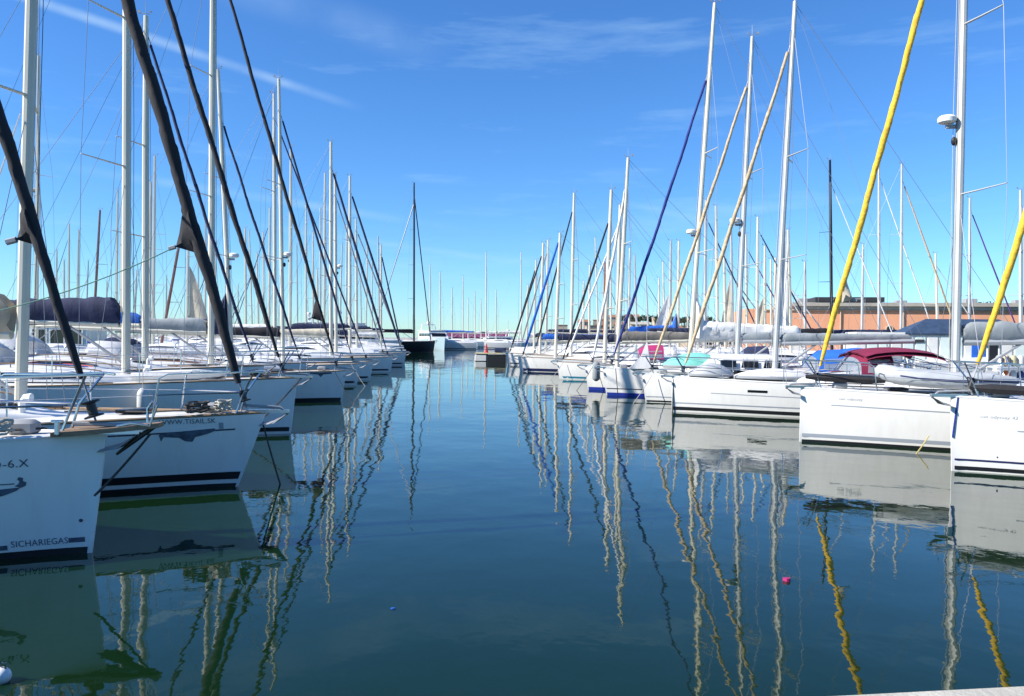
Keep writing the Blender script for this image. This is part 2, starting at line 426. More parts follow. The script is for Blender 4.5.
    if lvl >= 2:
        for x, s_ in ((.17*L, .42), (.33*L, .36), (.50*L, .40)):
            zb = dz(x)+.02 if x < c0*L else dz(x)-.03+cabprof((x/L-c0)/(c1-c0))[1]*1.1
            MB().bbox((x, 0, zb+.03), (s_, s_, .06), .02).build('hatch', 'glass', deck if x < c0*L else cab)
        MB().bbox((.07*L, 0, dz(.07*L)+.07), (.3, .2, .16), .04).build('windlass', 'grey', root)
        rnd = random.Random(key+'d')
        for sd in (1, -1):
            MB().box((.42*L, sd*B*.37, dz(.42*L)+.03), (.20*L, .035, .03)).build('genoa_track', 'black', deck)
            hr = MB(); zc = lambda x: dz(x)-.03+cabprof((x/L-c0)/(c1-c0))[1]*1.03
            xs2 = [lerp(.36, .62, i/6)*L for i in range(7)]
            hr.tube([(x, sd*B/2*.50, zc(x)+.07) for x in xs2], .015, 5)
            for x in xs2[::2]: hr.tube([(x, sd*B/2*.50, zc(x)-.02), (x, sd*B/2*.50, zc(x)+.07)], .014, 4)
            hr.build('handrail', 'teak' if rail == 'teak' else 'steel', cab)
            for k in range(3):
                y0 = sd*(.10+.07*k); pts = [(lerp(.42, .635, i/8)*L, y0+rnd.uniform(-.03, .03)+sd*.25*math.sin(i/8*1.5), zc(lerp(.42, .635, i/8)*L)+.045) for i in range(9)]
                MB().tube(pts, .009, 4).build('deck_line', ('rope', 'rope_dark', 'c_blue', 'red')[rnd.randrange(4)], cab)
            for x in (.645*L, .74*L):
                yw = sd*(B*.24 if x < .66*L else B*.30); wn = MB(); zz = dz(x)+(cabh if x < .66*L else cabh*.7)
                wn.tube([(x, yw, zz-.02), (x, yw, zz+.03), (x, yw, zz+.06), (x, yw, zz+.15), (x, yw, zz+.16), (x, yw, zz+.19)], [.09, .085, .06, .055, .08, .075], 12); wn.build('winch', 'steel', root)
        pts = [(lerp(.05, .55, i/12)*L, .25*math.sin(i*.9)+rnd.uniform(-.1, .1)+B*.16*(i/12), dz(lerp(.05, .55, i/12)*L)+.055+(cabh*.0)) for i in range(6)]
        MB().tube(pts, .012, 4).build('deck_rope', 'rope_dark', deck)
        vt = MB(); xv = .30*L; vt.tube([(xv, .28, dz(xv)+.02), (xv, .28, dz(xv)+.22), (xv-.05, .28, dz(xv)+.29), (xv-.14, .28, dz(xv)+.29)], [.05, .05, .06, .075], 8); vt.build('vent_cowl', 'white', cab)
    # cockpit coamings, wheel
    b = MB()
    for sd in (1, -1):
        rr = []
        for i in range(7):
            x = lerp(c1*L-.05, L*.97, i/6); w = h.B/2*h.fd(x/L); z = dz(x)-.04; hh = lerp(cabh*.95, .16, i/6)
            rr.append([(x, sd*w*.72, z), (x, sd*w*.70, z+hh), (x, sd*w*.52, z+hh), (x, sd*w*.48, z)])
        b.loft(rr)
    b.build('coaming', 'cabin', root)
    if lvl >= 1:
        wx = .86*L; wz = dz(wx)+.55
        wh = MB(); wh.tube([(wx, .42*math.cos(a*math.pi/8), wz+.42*math.sin(a*math.pi/8)) for a in range(17)], .018, 5)
        for a in range(3): wh.tube([(wx, .42*math.cos(a*math.pi/3), wz+.42*math.sin(a*math.pi/3)), (wx, -.42*math.cos(a*math.pi/3), wz-.42*math.sin(a*math.pi/3))], .010, 4)
        wh.build('steering_wheel', 'steel', root)
        MB().bbox((wx-.14, 0, dz(wx)+.30), (.2, .24, .7), .04).build('binnacle', 'white', root)
    # mast
    if mast:
        bx, tx, ty = mast[:3]; by = mast[3] if len(mast) > 3 else 355
        lo, hi = .5, 9.5
        f = lambda s: proj((ox+aft.x*s, oy+aft.y*s, 1.7))[0]-bx
        if s_mast is None:
            best = min((abs(f(.8+i*.02)), .8+i*.02) for i in range(400)); sm = best[1]
        else: sm = s_mast
        Dm = oy+aft.y*sm
        Tb = P(bx, by, Dm); Tt = P(tx, ty, Dm)
        zt = Tt.z; dx = (Tt-Tb).dot(aft)*1.0; sl_ = dx/(Tt.z-Tb.z)
        if H is None: H = zt
    else:
        sm = s_mast or .40*L; H = H or 15; sl_ = .012
    t_c = (sm/L-c0)/(c1-c0)
    zb = dz(sm)-.05+(cabprof(min(1, max(.04, t_c)))[1]*1.1 if 0 < t_c < 1 else 0)
    z_ref = 1.7
    def mp_(z): return Vector((sm+sl_*(z-z_ref), 0, z))
    rm = .10 if D < 16 else (.115 if D < 44 else .14)
    if H > 17: rm *= 1.2
    k = 12
    mo = MB().tube([mp_(lerp(zb, H, i/k)) for i in range(k+1)], [rm*(1 if i < 8 else lerp(1, .72, (i-8)/4)) for i in range(k+1)], 10 if lvl >= 1 else 6, .8).build('mast', mastmat, root)
    g = MB().tube([mp_(H), mp_(H)+Vector((.0, .05, .42))], .008, 4); g.tube([mp_(H)+Vector((-.14, 0, .06)), mp_(H)+Vector((.2, 0, .08))], .010, 4)
    g.box(mp_(H)+Vector((.2, 0, .13)), (.08, .015, .08)); g.box(mp_(H)+Vector((-.14, .03, .12)), (.06, .06, .03))
    g.build('masthead_gear', 'grey', mo)
    levels = ([.38, .65] if side == 'L' else [.33, .61]) if spr == 2 else ([.5] if spr == 1 else [.28, .50, .73])
    tips = {1: [], -1: []}
    for q, lv in enumerate(levels):
        z = lerp(zb, H*.97, lv); c = mp_(z); ln = (1.15, .98, .7)[q] if B > 3 else .8
        for sd in (1, -1):
            tip = c+Vector((.42*ln, sd*ln, .05)); tips[sd].append(tip)
            MB().tube([c+Vector((0, sd*.05, 0)), vl(c, tip, .5), tip], [.040, .034, .024], 6, .55).build('spreader', mastmat, mo)
    if lvl >= 2:
        for k, (yy, mtn) in enumerate(((.05, 'rope'), (-.06, 'rope_dark'))):
            MB().tube([mp_(zb+.4)+Vector((-.12-.02*k, yy, 0)), mp_(H*.5)+Vector((-.13, yy*1.4, 0)), mp_(H*.93)+Vector((-.08, yy, 0))], .006, 4).build('halyard', mtn, mo)
    rw = .0062 if D < 22 else (.0075 if D < 45 else .0085)
    ft = mp_(H*(fs[0]+.02 if fs else .95))
    for sd in (1, -1):
        cpx = sm+.35; cp = Vector((cpx, sd*(h.B/2*h.fd(cpx/L)-.08), dz(cpx)))
        MB().tube([cp]+tips[sd]+[ft], rw, 4).build('shroud', 'wire', root)
        if lvl >= 1: MB().tube([cp+Vector((-.3, 0, 0)), mp_(lerp(zb, H, levels[0]-.02))], rw, 4).build('shroud', 'wire', root)
    if lvl >= 1 or key[-1] in '369': MB().tube([(L*.985, 0, dz(L*.98)), mp_(H-.05)], rw, 4).build('backstay', 'wire', root)
    if radar:
        z = radar if radar is not True else H*.45; c = mp_(z)+Vector((-.29, 0, 0))
        rd = MB(); rr = []
        for zz, r_ in ((-.08, .14), (-.05, .19), (.04, .20), (.09, .15), (.11, .03)): rr.append([(c.x+r_*math.cos(a*math.pi/7), c.y+r_*math.sin(a*math.pi/7), c.z+zz) for a in range(14)])
        rd.loft(rr); ro = rd.build('radar', 'white', mo)
        MB().box((c.x+.16, 0, c.z-.15), (.36, .08, .08)).build('bracket', 'grey', ro)
        MB().ball((c.x+.16, 0, c.z-.48), (.07, .07, .10), 8, 6).build('spotlight', 'black', mo)
    # boom and sail cover
    if boom:
        bl, cm = boom[:2]; z0 = zb+1.15
        a = mp_(z0)+Vector((.16, 0, 0)); e = a+Vector((bl, 0, .12))
        bo = MB().tube([a, vl(a, e, .5), e], .075, 8).build('boom', 'mast_grey' if mastmat == 'mast_grey' else mastmat, root)
        if cm:
            pts, rs = [], []; rnd = random.Random(key)
            for i in range(29):
                t = i/28; hh = cover_h*(1.25-.55*t)*(1+rnd.uniform(-.05, .05)) if 0 < i < 28 else cover_h*(.95 if i == 0 else .25)
                pts.append(vl(a, e, t*.98)+Vector((0, rnd.uniform(-.015, .015), .05+hh*.75))); rs.append(hh)
            mbc = MB(); rr = []
            for p_, hh in zip(pts, rs):
                lum = .20 if cover_h > .3 else .06
                rr.append([p_+Vector((rnd.uniform(-.05, .05), .62*hh*math.sin(aa)*(.8+.2*math.cos(aa))*(1+rnd.uniform(-lum, lum)), hh*math.cos(aa)*(1+rnd.uniform(-lum, lum)*.6))) for aa in [2*math.pi*q/16 for q in range(16)]])
            mbc.loft(rr); fixn(mbc.build('sail_cover', cm, bo))
            if cover_h > .27:      # bunched head of the sail at the mast
                MB().tube([a+Vector((.12, 0, .1)), a+Vector((.16, 0, .75)), a+Vector((.10, 0, 1.35)), a+Vector((0, 0, 1.7))], [.30, .28, .16, .05], 8, .7).build('sail_head', cm, bo)
        MB().tube([mp_(zb+.25)+Vector((.08, 0, 0)), vl(a, e, .28)], .035, 6).build('vang', 'grey', root)
        if lvl >= 1: MB().tube([e, mp_(H-.1)], rw*.7, 3).build('topping_lift', 'wire', root)
        MB().tube([vl(a, e, .8), (a.x+bl*.8, 0, dz(L*.7)+cabh*.8)], .012, 4).build('mainsheet', 'rope', root)
    # furled headsail
    if fs:
        frac, fm, fr_ = fs; b0 = Vector((fsx, 0, dz(fsx)+.06)); t0 = mp_(H*frac)
        MB().tube([b0, t0], .012, 4).build('forestay', 'wire', root)
        rnd = random.Random(key+'f'); pts, rs = [], []; kk = 26 if lvl >= 1 else 8
        for i in range(kk+1):
            t = lerp(.035, .955, i/kk); pts.append(b0.lerp(t0, t)+Vector((0, rnd.uniform(-.01, .01), 0)))
            q = i/kk; prof = .55+.5*math.sin(math.pi*(.12+.62*q)) if q > .04 else .38
            prof *= (1-.28*q); rs.append(fr_*prof*(1+rnd.uniform(-.05, .05)))
        if lvl >= 2:
            # rolled cloth: the free edge of each wrap winds round the roll as a small step, with creases and a slight sag
            axv = (t0-b0).normalized(); q1_ = axv.cross(Vector((0, 1, 0))).normalized(); q2_ = axv.cross(q1_); kk = 150; na = 14; rr = []
            turns = rnd.uniform(15, 21); ph = [rnd.uniform(0, 6) for _ in range(4)]
            for i in range(kk+1):
                q = i/kk; t = lerp(.035, .955, q); c = b0.lerp(t0, t)+q1_*(-.03*math.sin(math.pi*q))
                c += q2_*.012*math.sin(9*q+ph[0])+q1_*.010*math.sin(23*q+ph[1])
                prof = (.55+.5*math.sin(math.pi*(.12+.62*q)))*(.55+.45*min(1, q/.10)**.7)
                prof *= (1-.28*q)*(1+.05*math.sin(31*q+ph[2])+.035*math.sin(77*q+ph[3])+rnd.uniform(-.02, .02))
                ring = []
                for a in range(na):
                    th = 2*math.pi*a/na; w = ((th/(2*math.pi)+turns*q) % 1.0)
                    R_ = fr_*prof*(.90+.20*w+.03*math.sin(3*th+40*q)); ring.append(c+(q1_*math.cos(th)+q2_*math.sin(th))*R_)
                rr.append(ring)
            sf = MB().loft(rr).build('furled_sail', fm, root)
        else: sf = MB().tube(pts, rs, 9 if lvl >= 1 else 6).build('furled_sail', fm, root)
        if lvl >= 1:
            drm = MB(); ax = (t0-b0).normalized(); c = b0+ax*.10
            drm.tube([c, c+ax*.02, c+ax*.03, c+ax*.15, c+ax*.16, c+ax*.18], [.10, .10, .05, .05, .10, .10], 12); drm.build('furler_drum', 'black', root)
        if clew:
            tq, ln = clew[:2]; cmt = clew[2] if len(clew) > 2 else fm; c = b0.lerp(t0, tq); ax = (t0-b0).normalized()
            tip = c+Vector((ln*.85, cam*-.05*0, -ln*.20)); a1 = c+ax*1.5*ln+Vector((.02, 0, 0)); a2 = c-ax*.5*ln
            fl = MB(); mid = vl(a1, a2, .5)
            ring = lambda q, th: [vl(vl(a1, a2, e2), tip, q)+Vector((0, th*math.sin(math.pi*e2)*sg+.05*math.sin(5*q+3*e2), 0)) for e2, sg in ((0, 1), (.3, 1), (.6, 1), (1, 1), (.6, -1), (.3, -1))]
            fl.loft([ring(0, .10), ring(.35, .075), ring(.7, .05), ring(.97, .03)]); fixn(fl.build('clew_flap', cmt, sf))
            MB().tube([tip, tip+Vector((.10, 0, -.03))], .035, 6).build('clew_block', 'grey', sf)
            root_info['clew'] = tip
    if hoist:
        hm, hh, hw = hoist; a0 = mp_(zb+1.3)+Vector((.14, 0, 0)); rnd = random.Random(key+'h')
        rr = []
        for i in range(9):
            q = i/8; c = mp_(lerp(zb+1.3, zb+1.3+hh, q))+Vector((.13, 0, 0)); w = hw*(1-q)**.8+.03
            rr.append([c+Vector((w*k/4, .10*math.sin(k*1.7+q*3)*(1-q)+.02, 0)) for k in range(5)]+[c+Vector((w*k/4, .10*math.sin(k*1.7+q*3)*(1-q)-.02, 0)) for k in range(4, -1, -1)])
        fixn(MB().loft(rr).build('mainsail', hm, root))
    # pulpit, stanchions, lifelines
    if lvl >= 2:
        zp = .62
        b = MB()
        for sd in (1, -1):
            xs_ = (.10, .55, 1.25); yb = lambda x: sd*max(.08, h.B/2*h.fd(x/L)-.07)
            top = [(-.02, sd*.16, dz(0)+zp*.98), (.12, sd*.24, dz(0)+zp), (.6, yb(.6)*.98, dz(.6)+zp), (1.3, yb(1.35), dz(1.3)+zp), (1.42, yb(1.45), dz(1.4)+zp*.9), (1.5, yb(1.5), dz(1.5))]
            b.tube(top, .0145, 6)
            b.tube([(.12, sd*.24, dz(0)+zp), (.32, yb(.35)*.9, dz(.3)+.3), (.42, yb(.42), dz(.4))], .0145, 6)
            b.tube([(.36, yb(.38), dz(.3)+.3), (1.45, yb(1.45), dz(1.4)+.32)], .012, 5)
        b.build('pulpit', 'steel', root)
        nst = 5; sx = [lerp(1.5, L*.86, i/nst) for i in range(nst+1)]
        for sd in (1, -1):
            for x in sx[1:]:
                y = sd*(h.B/2*h.fd(x/L)-.07); MB().tube([(x, y, dz(x)-.02), (x, y, dz(x)+.62)], .0125, 5).build('stanchion', 'steel', root)
            for zf in (.32, .60):
                MB().tube([(x, sd*(h.B/2*h.fd(x/L)-.07), dz(x)+zf) for x in sx], .0048 if D < 22 else .007, 4).build('lifeline', 'steel', root)
    if lvl >= 1:
        for sd in (1, -1):
            w = h.B/2*h.fd(.95)-.08
            b = MB(); b.tube([(L*.86, sd*(h.B/2*h.fd(.86)-.07), dz(L*.86)), (L*.86, sd*(h.B/2*h.fd(.86)-.07), dz(L*.86)+.62), (L*.98, sd*w*.9, dz(L)+.64), (L*.985, sd*w*.5, dz(L)+.64), (L*.985, sd*w*.5, dz(L))], .0145, 5); b.build('pushpit', 'steel', root)
        # anchor on its roller
        an = MB(); zt = h.Fb
        an.box((-.04, .0, zt+.03), (.62, .10, .05)); an.build('bow_roller', 'steel', root)
        an = MB(); an.tube([(.35, 0, zt+.12), (-.22, 0, zt+.09), (-.34, 0, zt-.02)], .022, 6)
        an.loft([[(-.36, .015, zt+.02), (-.32, 0, zt-.02), (-.36, -.015, zt+.02)], [(-.16, .17, zt-.14), (-.14, 0, zt-.10), (-.16, -.17, zt-.14)], [(.12, .03, zt-.20), (.12, 0, zt-.17), (.12, -.03, zt-.20)]])
        an.build('anchor', 'grey', root)
    if dodger:
        x0, x1 = (c1*L-.75, c1*L+.55) if dodx is None else dodx; zc = dz(c1*L)+cabh*.85; w = B/2*.60
        def arch(x, hh, ww, n=12): return [(x, ww*math.cos(math.pi*q/n)*(1 if 0 < q < n else 1), zc+hh*(math.sin(math.pi*q/n)**.55)) for q in range(n+1)]
        d = MB(); aa = [arch(x0, .02, w*.9), arch(x0+.28, .50, w*.98), arch(x0+.55, .72, w), arch(x1, .76, w)]
        d.loft(aa[1:], closed=False); inn = [[(p[0], p[1]*.985, p[2]-.012) for p in r_] for r_ in aa[1:]]
        d.loft(inn[::-1], closed=False); do = d.build('dodger', dodger, root)
        d = MB().loft(aa[:2], closed=False); d.build('vinyl_window', 'pvc_clear', do)
        for sd in (1, -1):
            d = MB(); d.loft([[(x0+.45, sd*(w*1.0+.01), zc+.05), (x0+.5, sd*(w*.93+.012), zc+.42)], [(x1-.1, sd*(w*1.0+.01), zc+.05), (x1-.1, sd*(w*.93+.012), zc+.46)]], closed=False); d.build('vinyl_window', 'pvc_clear', do)
    if bimini:
        x0, x1 = bimx or (.76*L, .97*L); zt = dz(.85*L)+.88; w = B/2*.72
        rr = [[(lerp(x0, x1, i/8), w*t, zt+.16*math.sin(math.pi*i/8)**.6+.12*(1-t*t)) for t in (-1, -.85, -.5, 0, .5, .85, 1)] for i in range(9)]
        d = MB().loft(rr, closed=False); d.loft([[(p[0], p[1], p[2]-.03-(.08 if abs(p[1]) > w*.95 else 0)) for p in r_] for r_ in rr][::-1], closed=False)
        bi = d.build('bimini', bimini, root)
        for sd in (1, -1):
            for xa, xb in ((x0+.05, .86*L), (x1-.05, .88*L), (lerp(x0, x1, .5), .87*L)):
                MB().tube([(xa, sd*w*.97, zt-.02), (xb, sd*w*1.05, dz(xb)+.1)], .013, 5).build('frame_tube', 'steel', bi)
    root_info.update(dz=dz, mp=mp_, zb=zb, H=H, ho=ho, sm=sm, deck=deck, Fb=Fb, cab=cab)
    return root_info

def on_hull(bi, verts2d, faces, x0, z0, mt, name, off=.006):
    """wrap a flat design (u to the right as seen from the fairway camera side, v up) on the hull side"""
    h, cam = bi['h'], bi['cam']; dirn = -1 if cam == 1 else 1
    vs = []
    for p in verts2d:
        x = x0+dirn*p[0]; z = z0+p[1]; vs.append((x, cam*(h.y_at(x, z)+off), z))
    fs = [f if cam == 1 else f for f in faces]
    return MB().add(vs, fs).build(name, mt, bi['ho'], smooth=False)
def hull_text(bi, txt, x0, z0, hgt, mt, ital=0, sx=1.0):
    v, f = text_faces(txt, hgt, ital); return on_hull(bi, [(a*sx, b) for a, b, _ in v], f, x0, z0, mt, 'lettering')
def hull_poly(bi, pts, x0, z0, mt, name='emblem', off=.006):
    n = len(pts); return on_hull(bi, pts, [tuple(range(n))], x0, z0, mt, name, off)
def hull_rect(bi, w, hh, x0, z0, mt, name, off=.006):
    k = 6; pts = [(w*i/k, 0) for i in range(k+1)]+[(w*i/k, hh) for i in range(k+1)]
    return on_hull(bi, pts, [(i, i+1, k+2+i, k+1+i) for i in range(k)], x0, z0, mt, name, off)

B_ = {}
# ---- left row
B_['L1'] = make_boat('L1', 'L', 8.63, (107, 434), 'nearest white sailboat at the left edge with a bow platform and lettered shaded hull', L=12.2, B=3.9, rake=.15, head=6,
                     s_mast=4.3, H=16.6, fs=(.96, 'c_black', .074), fsx=.10, clew=(.14, .25), boom=(4.6, 'c_tan'), boot=None, boot2=('boot_black', -.2, .07), stripe=None, rail='white')
B_['L2'] = make_boat('L2', 'L', 12.45, (266, 413), 'white sailboat with a whale-like emblem and web address on its shaded bow', L=11.8, B=3.8, rake=.42, head=3,
                     mast=(22, 32, 0, 370), H=14.2, fs=(.855, 'c_black', .105), clew=(.235, .42), boom=(4.2, 'c_tan'), dodger='c_grey', cover_h=.265, boot=('boot_black', .12, .235), boot2=('boot_black', -.2, .055), stripe=('line_dark', .03, .3, .80))
B_['L2b'] = make_boat('L2b', 'L', 19, (297, 378), 'white sailboat with a long navy sail cover on its boom and teak toe rails', L=11.5, B=3.7, head=2,
                      mast=(126, 127, 17, 365), H=14.6, fs=(.905, 'c_black', .072), boom=(4.6, 'c_navy'), dodger='c_white', cover_h=.27, boot=('boot_black', .06, .16))
B_['L2c'] = make_boat('L2c', 'L', 23.9, (264, 366), 'white sailboat with blue boom cover and white spray hood deep in the left row', L=11.0, B=3.5, head=2,
                      mast=(145, 146, 16, 360), fs=(.965, 'c_navy', .055), boom=(4.2, 'c_blue'), cover_h=.15, dodger='c_white')
B_['L3'] = make_boat('L3', 'L', 28.2, (346, 371), 'white sailboat with a small wing emblem and black boot stripe high on its plumb bow', L=12.0, B=3.8, head=3,
                     mast=(211, 213, 0, 350), H=17.2, fs=(.93, 'c_black', .07), clew=(.125, .45), boom=(4.6, 'c_grey'), boot=('boot_black', -.05, .13), radar=False, dodger='c_white')
B_['L3b'] = make_boat('L3b', 'L', 32.6, (308, 363), 'white sailboat with an aft raked mast and a dark blue sail cover', L=11, B=3.4, head=3,
                      mast=(231, 218, 70, 350), fs=(.86, 'c_navy', .06), boom=(4.4, 'c_navy'), cover_h=.28, dodger='c_navy', radar=5.5)
B_['L4'] = make_boat('L4', 'L', 37.0, (360, 364), 'white sailboat with a navy furled jib and the tallest mast of the left middle row', L=11.5, B=3.4, head=3, lvl=1,
                     mast=(283, 279, 79, 345), fs=(.90, 'c_navy', .06), boom=(4.2, 'c_black'), radar=6.0)
B_['L5'] = make_boat('L5', 'L', 41.2, (373, 362), 'white sailboat whose slim white mast stands just left of a taller one', L=11.5, B=3.4, head=3, lvl=1,
                     mast=(275, 274, 94, 345), fs=(.92, 'c_navy', .05), boom=(4.4, 'c_white'), dodger='c_white')
B_['L6'] = make_boat('L6', 'L', 50, (393, 357), 'distant left row sailboat with a thick white mast and navy jib', L=12, B=3.8, head=3, lvl=1, mast=(331, 331, 142, 340), fs=(.9, 'c_navy', .09), boom=(4.4, 'c_cream'))
B_['L6b'] = make_boat('L6b', 'L', 55, (388, 355), 'distant left row sailboat with twin radar fittings behind a thick mast', L=11, B=3.6, head=3, lvl=1, mast=(336, 335, 174, 340), fs=(.9, 'c_grey', .06), boom=(4.2, 'c_navy'), radar=7.0)
B_['L7'] = make_boat('L7', 'L', 61, (406, 353), 'distant left row sailboat with a dark boot stripe and navy forestay near the fairway', L=12, B=3.8, head=3, lvl=1, mast=(350, 350, 176, 340), fs=(.93, 'c_navy', .10), boom=(4.4, 'c_navy'))
B_['L8'] = make_boat('L8', 'L', 71, (406, 351), 'distant left row sailboat with a short mast next to the motor yacht', L=11, B=3.6, head=3, lvl=0, mast=(357, 356, 219, 340), fs=(.93, 'c_grey', .08), boom=(4.2, 'c_white'))
B_['L9'] = make_boat('L9', 'L', 84, (404, 348), 'last small sailboat of the left row just before the black ketch', L=11, B=3.6, head=3, lvl=0, mast=(381, 381, 245, 338), fs=(.93, 'c_navy', .09), boom=(4.2, 'c_white'))
# ---- right row
B_['RA'] = make_boat('RA', 'R', 14.6, (951, 397), 'white sailboat cut off by the right edge with a yellow furled jib and navy lines', L=12, B=3.9, rake=.03, head=7, s_mast=4.3, H=16.8,
                     fs=(.97, 'c_yellow', .076), boom=(4.5, 'c_grey'), boot=('boot_black', .03, .10), boot2=('boot_navy', .20, .235), stripe=('line_grey', .08, .5, .60), rail='white')
B_['RB'] = make_boat('RB', 'R', 18.5, (801, 388), 'sunlit white sailboat with yellow furled jib, grey foredeck dinghy and radar on its mast', L=12.3, B=3.9, rake=-.02, head=7, mast=(955, 963, 0, 372), H=15.2,
                     fs=(.90, 'c_yellow', .077), boom=(4.6, 'c_grey'), boot=('boot_black', .0, .06), boot2=('line_grey', .12, .20), stripe=('line_grey', .05, .6, .72), mastmat='mast_grey', radar=7.35, rail='white', clew=(.165, .34, 'c_cream'))
B_['RC'] = make_boat('RC', 'R', 25.6, (672, 377), 'long white sailboat with a beige furled jib, maroon canopies and a dark hull window', dodx=(5.2, 6.4), bimx=(5.5, 7.8), L=11.6, B=3.8, rake=0, head=6, mast=(775, 795, 2, 366),
                     fs=(.915, 'c_beige', .07), boom=(4.0, 'c_grey'), cover_h=.13, boot=('boot_black', .06, .17), boot2=('line_grey', .27, .31), stripe=('line_grey', .1, .6, .60), dodger='c_maroon', bimini='c_maroon', mastmat='mast_grey', rail='white')
B_['RD'] = make_boat('RD', 'R', 29.2, (642, 374), 'white deck saloon sailboat with a beige furled jib and turquoise covered dinghy', dodx=(5.7, 7.0), bimx=(6.8, 8.2), L=10.8, B=3.1, head=6, mast=(737, 752, 37, 355),
                     fs=(.90, 'c_beige', .07), boom=(4.2, 'c_grey'), cover_h=.13, boot=('boot_black', .02, .08), boot2=('line_grey', .19, .23), deckhouse=True, dodger='c_blue', bimini='c_blue', mastmat='mast_grey', radar=6.6, rail='white')
B_['RE'] = make_boat('RE', 'R', 32.4, (603, 368), 'white sailboat with a royal blue furled jib, blue boot stripe and loosely flaked white mainsail', L=11.8, B=3.1, head=6, mast=(690, 714, 4, 350),
                     fs=(.84, 'c_royal', .066), boom=(4.2, 'c_white'), cover_h=.35, boot=('boot_blue', -.02, .12), boot2=('line_dark', .26, .30), rail='white', radar=6.6)
B_['RF'] = make_boat('RF', 'R', 35.6, (585, 366), 'white sailboat with a bright blue waterline band and taupe sail cover', L=11, B=3.0, head=6, lvl=2, mast=(618, 628, 158, 345),
                     fs=(.90, 'c_white', .075), boom=(4.2, 'c_taupe'), cover_h=.20, boot=('boot_blue', -.02, .13), dodger='c_navy', rail='white')
B_['RG'] = make_boat('RG', 'R', 44, (557, 362), 'white sailboat with a thin teal waterline stripe and dark furled jib', L=11, B=3.4, head=4, lvl=1, mast=(605, 611, 190, 340), fs=(.86, 'c_black', .07), boom=(4.2, 'c_navy'), boot=('boot_cyan', .06, .17), dodger='c_pink', dodx=(4.1, 5.7))
B_['RG2'] = make_boat('RG2', 'R', 48.5, (561, 360), 'white sailboat with a pale grey hull tucked behind the teal striped one', L=11, B=3.4, head=4, lvl=1, hull='hull_grey', mast=(617, 620, 205, 340), fs=(.9, 'c_white', .07), boom=(4.2, 'c_navy'))
B_['RH'] = make_boat('RH', 'R', 53, (518, 358), 'white sailboat with a navy boot stripe and bright blue furled jib farther along', L=12, B=3.7, head=4, lvl=1, mast=(556, 560, 233, 340), fs=(.97, 'c_blue', .10), boom=(4.2, 'c_navy'), boot=('boot_navy', .03, .22))
B_['RH2'] = make_boat('RH2', 'R', 58, (530, 355), 'distant right row sailboat with the tallest pale mast and dark jib', L=12, B=3.7, head=4, lvl=1, mast=(571, 574, 193, 340), fs=(.93, 'c_black', .07), boom=(4.2, 'c_blue'))
B_['RI'] = make_boat('RI', 'R', 64, (506, 354), 'distant right row sailboat whose low white bow reaches farthest into the fairway', L=12, B=3.7, head=4, lvl=1, mast=(540, 543, 243, 338), fs=(.93, 'c_black', .08), boom=(4.2, 'c_blue'))
B_['RJ'] = make_boat('RJ', 'R', 70, (516, 351), 'distant right row sailboat with a grey furled jib behind the low bow', L=11, B=3.6, head=4, lvl=0, mast=(546, 548, 240, 338), fs=(.93, 'c_grey', .08), boom=(4.2, 'c_navy'))
B_['RK'] = make_boat('RK', 'R', 80, (509, 348), 'small distant sailboat with a leaning dark forestay at the end of the right row', L=11, B=3.6, head=4, lvl=0, mast=(534, 536, 260, 338), fs=(.93, 'c_black', .08), boom=(4.2, 'c_navy'))
B_['RL'] = make_boat('RL', 'R', 90, (514, 347), 'last sailboat of the right row with a short white mast', L=11, B=3.6, head=4, lvl=0, mast=(527, 528, 285, 338), fs=(.93, 'c_white', .08), boom=(4.0, 'c_white'))

# ---- hull lettering and emblems
b = B_['L1']
hull_text(b, 'TO-6.X', 1.06, .98, .085, 'letter_dark')
hull_text(b, 'SICHARIEGAS', .88, .120, .07, 'letter_dark', sx=.83)
hull_rect(b, .155, .052, .37, .125, 'letter_dark', 'name_bar'); hull_rect(b, .40, .052, 1.31, .095, 'letter_dark', 'name_bar')
hull_poly(b, [(0, .03), (.10, .05), (.30, .075), (.50, .085), (.46, .05), (.36, .01), (.2, -.03), (.05, -.055), (0, -.06)], 1.25, .68, 'letter_dark')
hull_rect(b, .62, .012, 1.42, .80, 'letter_dark', 'emblem')
hull_poly(b, [(0, 0), (.05, -.02), (.09, 0), (.10, .035), (.07, .05), (.075, .085), (.04, .095), (.025, .07), (.045, .05), (.03, .02)], .80, .78, 'letter_dark')
hull_poly(b, [(.02*math.cos(a*.628), .02*math.sin(a*.628)) for a in range(10)], .25, .36, 'letter_dark', 'hull_fitting')
b = B_['L2']
hull_text(b, 'WWW.TISAIL.SK', 1.40, 1.02, .075, 'letter_dark', sx=.9)
hull_poly(b, [(0, 0), (.02, -.10), (.06, -.03), (.25, -.05), (.33, -.11), (.42, -.12), (.46, -.05), (.62, -.01), (.74, .04), (.72, .075), (.5, .06), (.25, .045), (.05, .04)], 1.42, .86, 'letter_dark')
hull_rect(b, .06, .10, .64, .92, 'line_grey', 'logo_badge')
b = B_['L3']
hull_poly(b, [(0, 0), (.25, -.02), (.33, -.12), (.42, -.02), (.68, .0), (.68, .06), (.3, .05), (0, .05)], 1.15, .98, 'letter_dark')
b = B_['RB']
hull_text(b, 'sun odyssey', .75, 1.01, .065, 'letter_grey', .15)
hull_rect(b, .46, .10, 2.85, .80, 'glass', 'hull_window')
b = B_['RA']
hull_text(b, 'sun odyssey 42', .42, 1.0, .06, 'letter_grey', .15)
hull_poly(b, [(.012*math.cos(a*.628), .016*math.sin(a*.628)) for a in range(10)], .72, .30, 'letter_dark', 'hull_fitting')
b = B_['RC']
hull_rect(b, .55, .075, 2.2, .72, 'glass', 'hull_window')

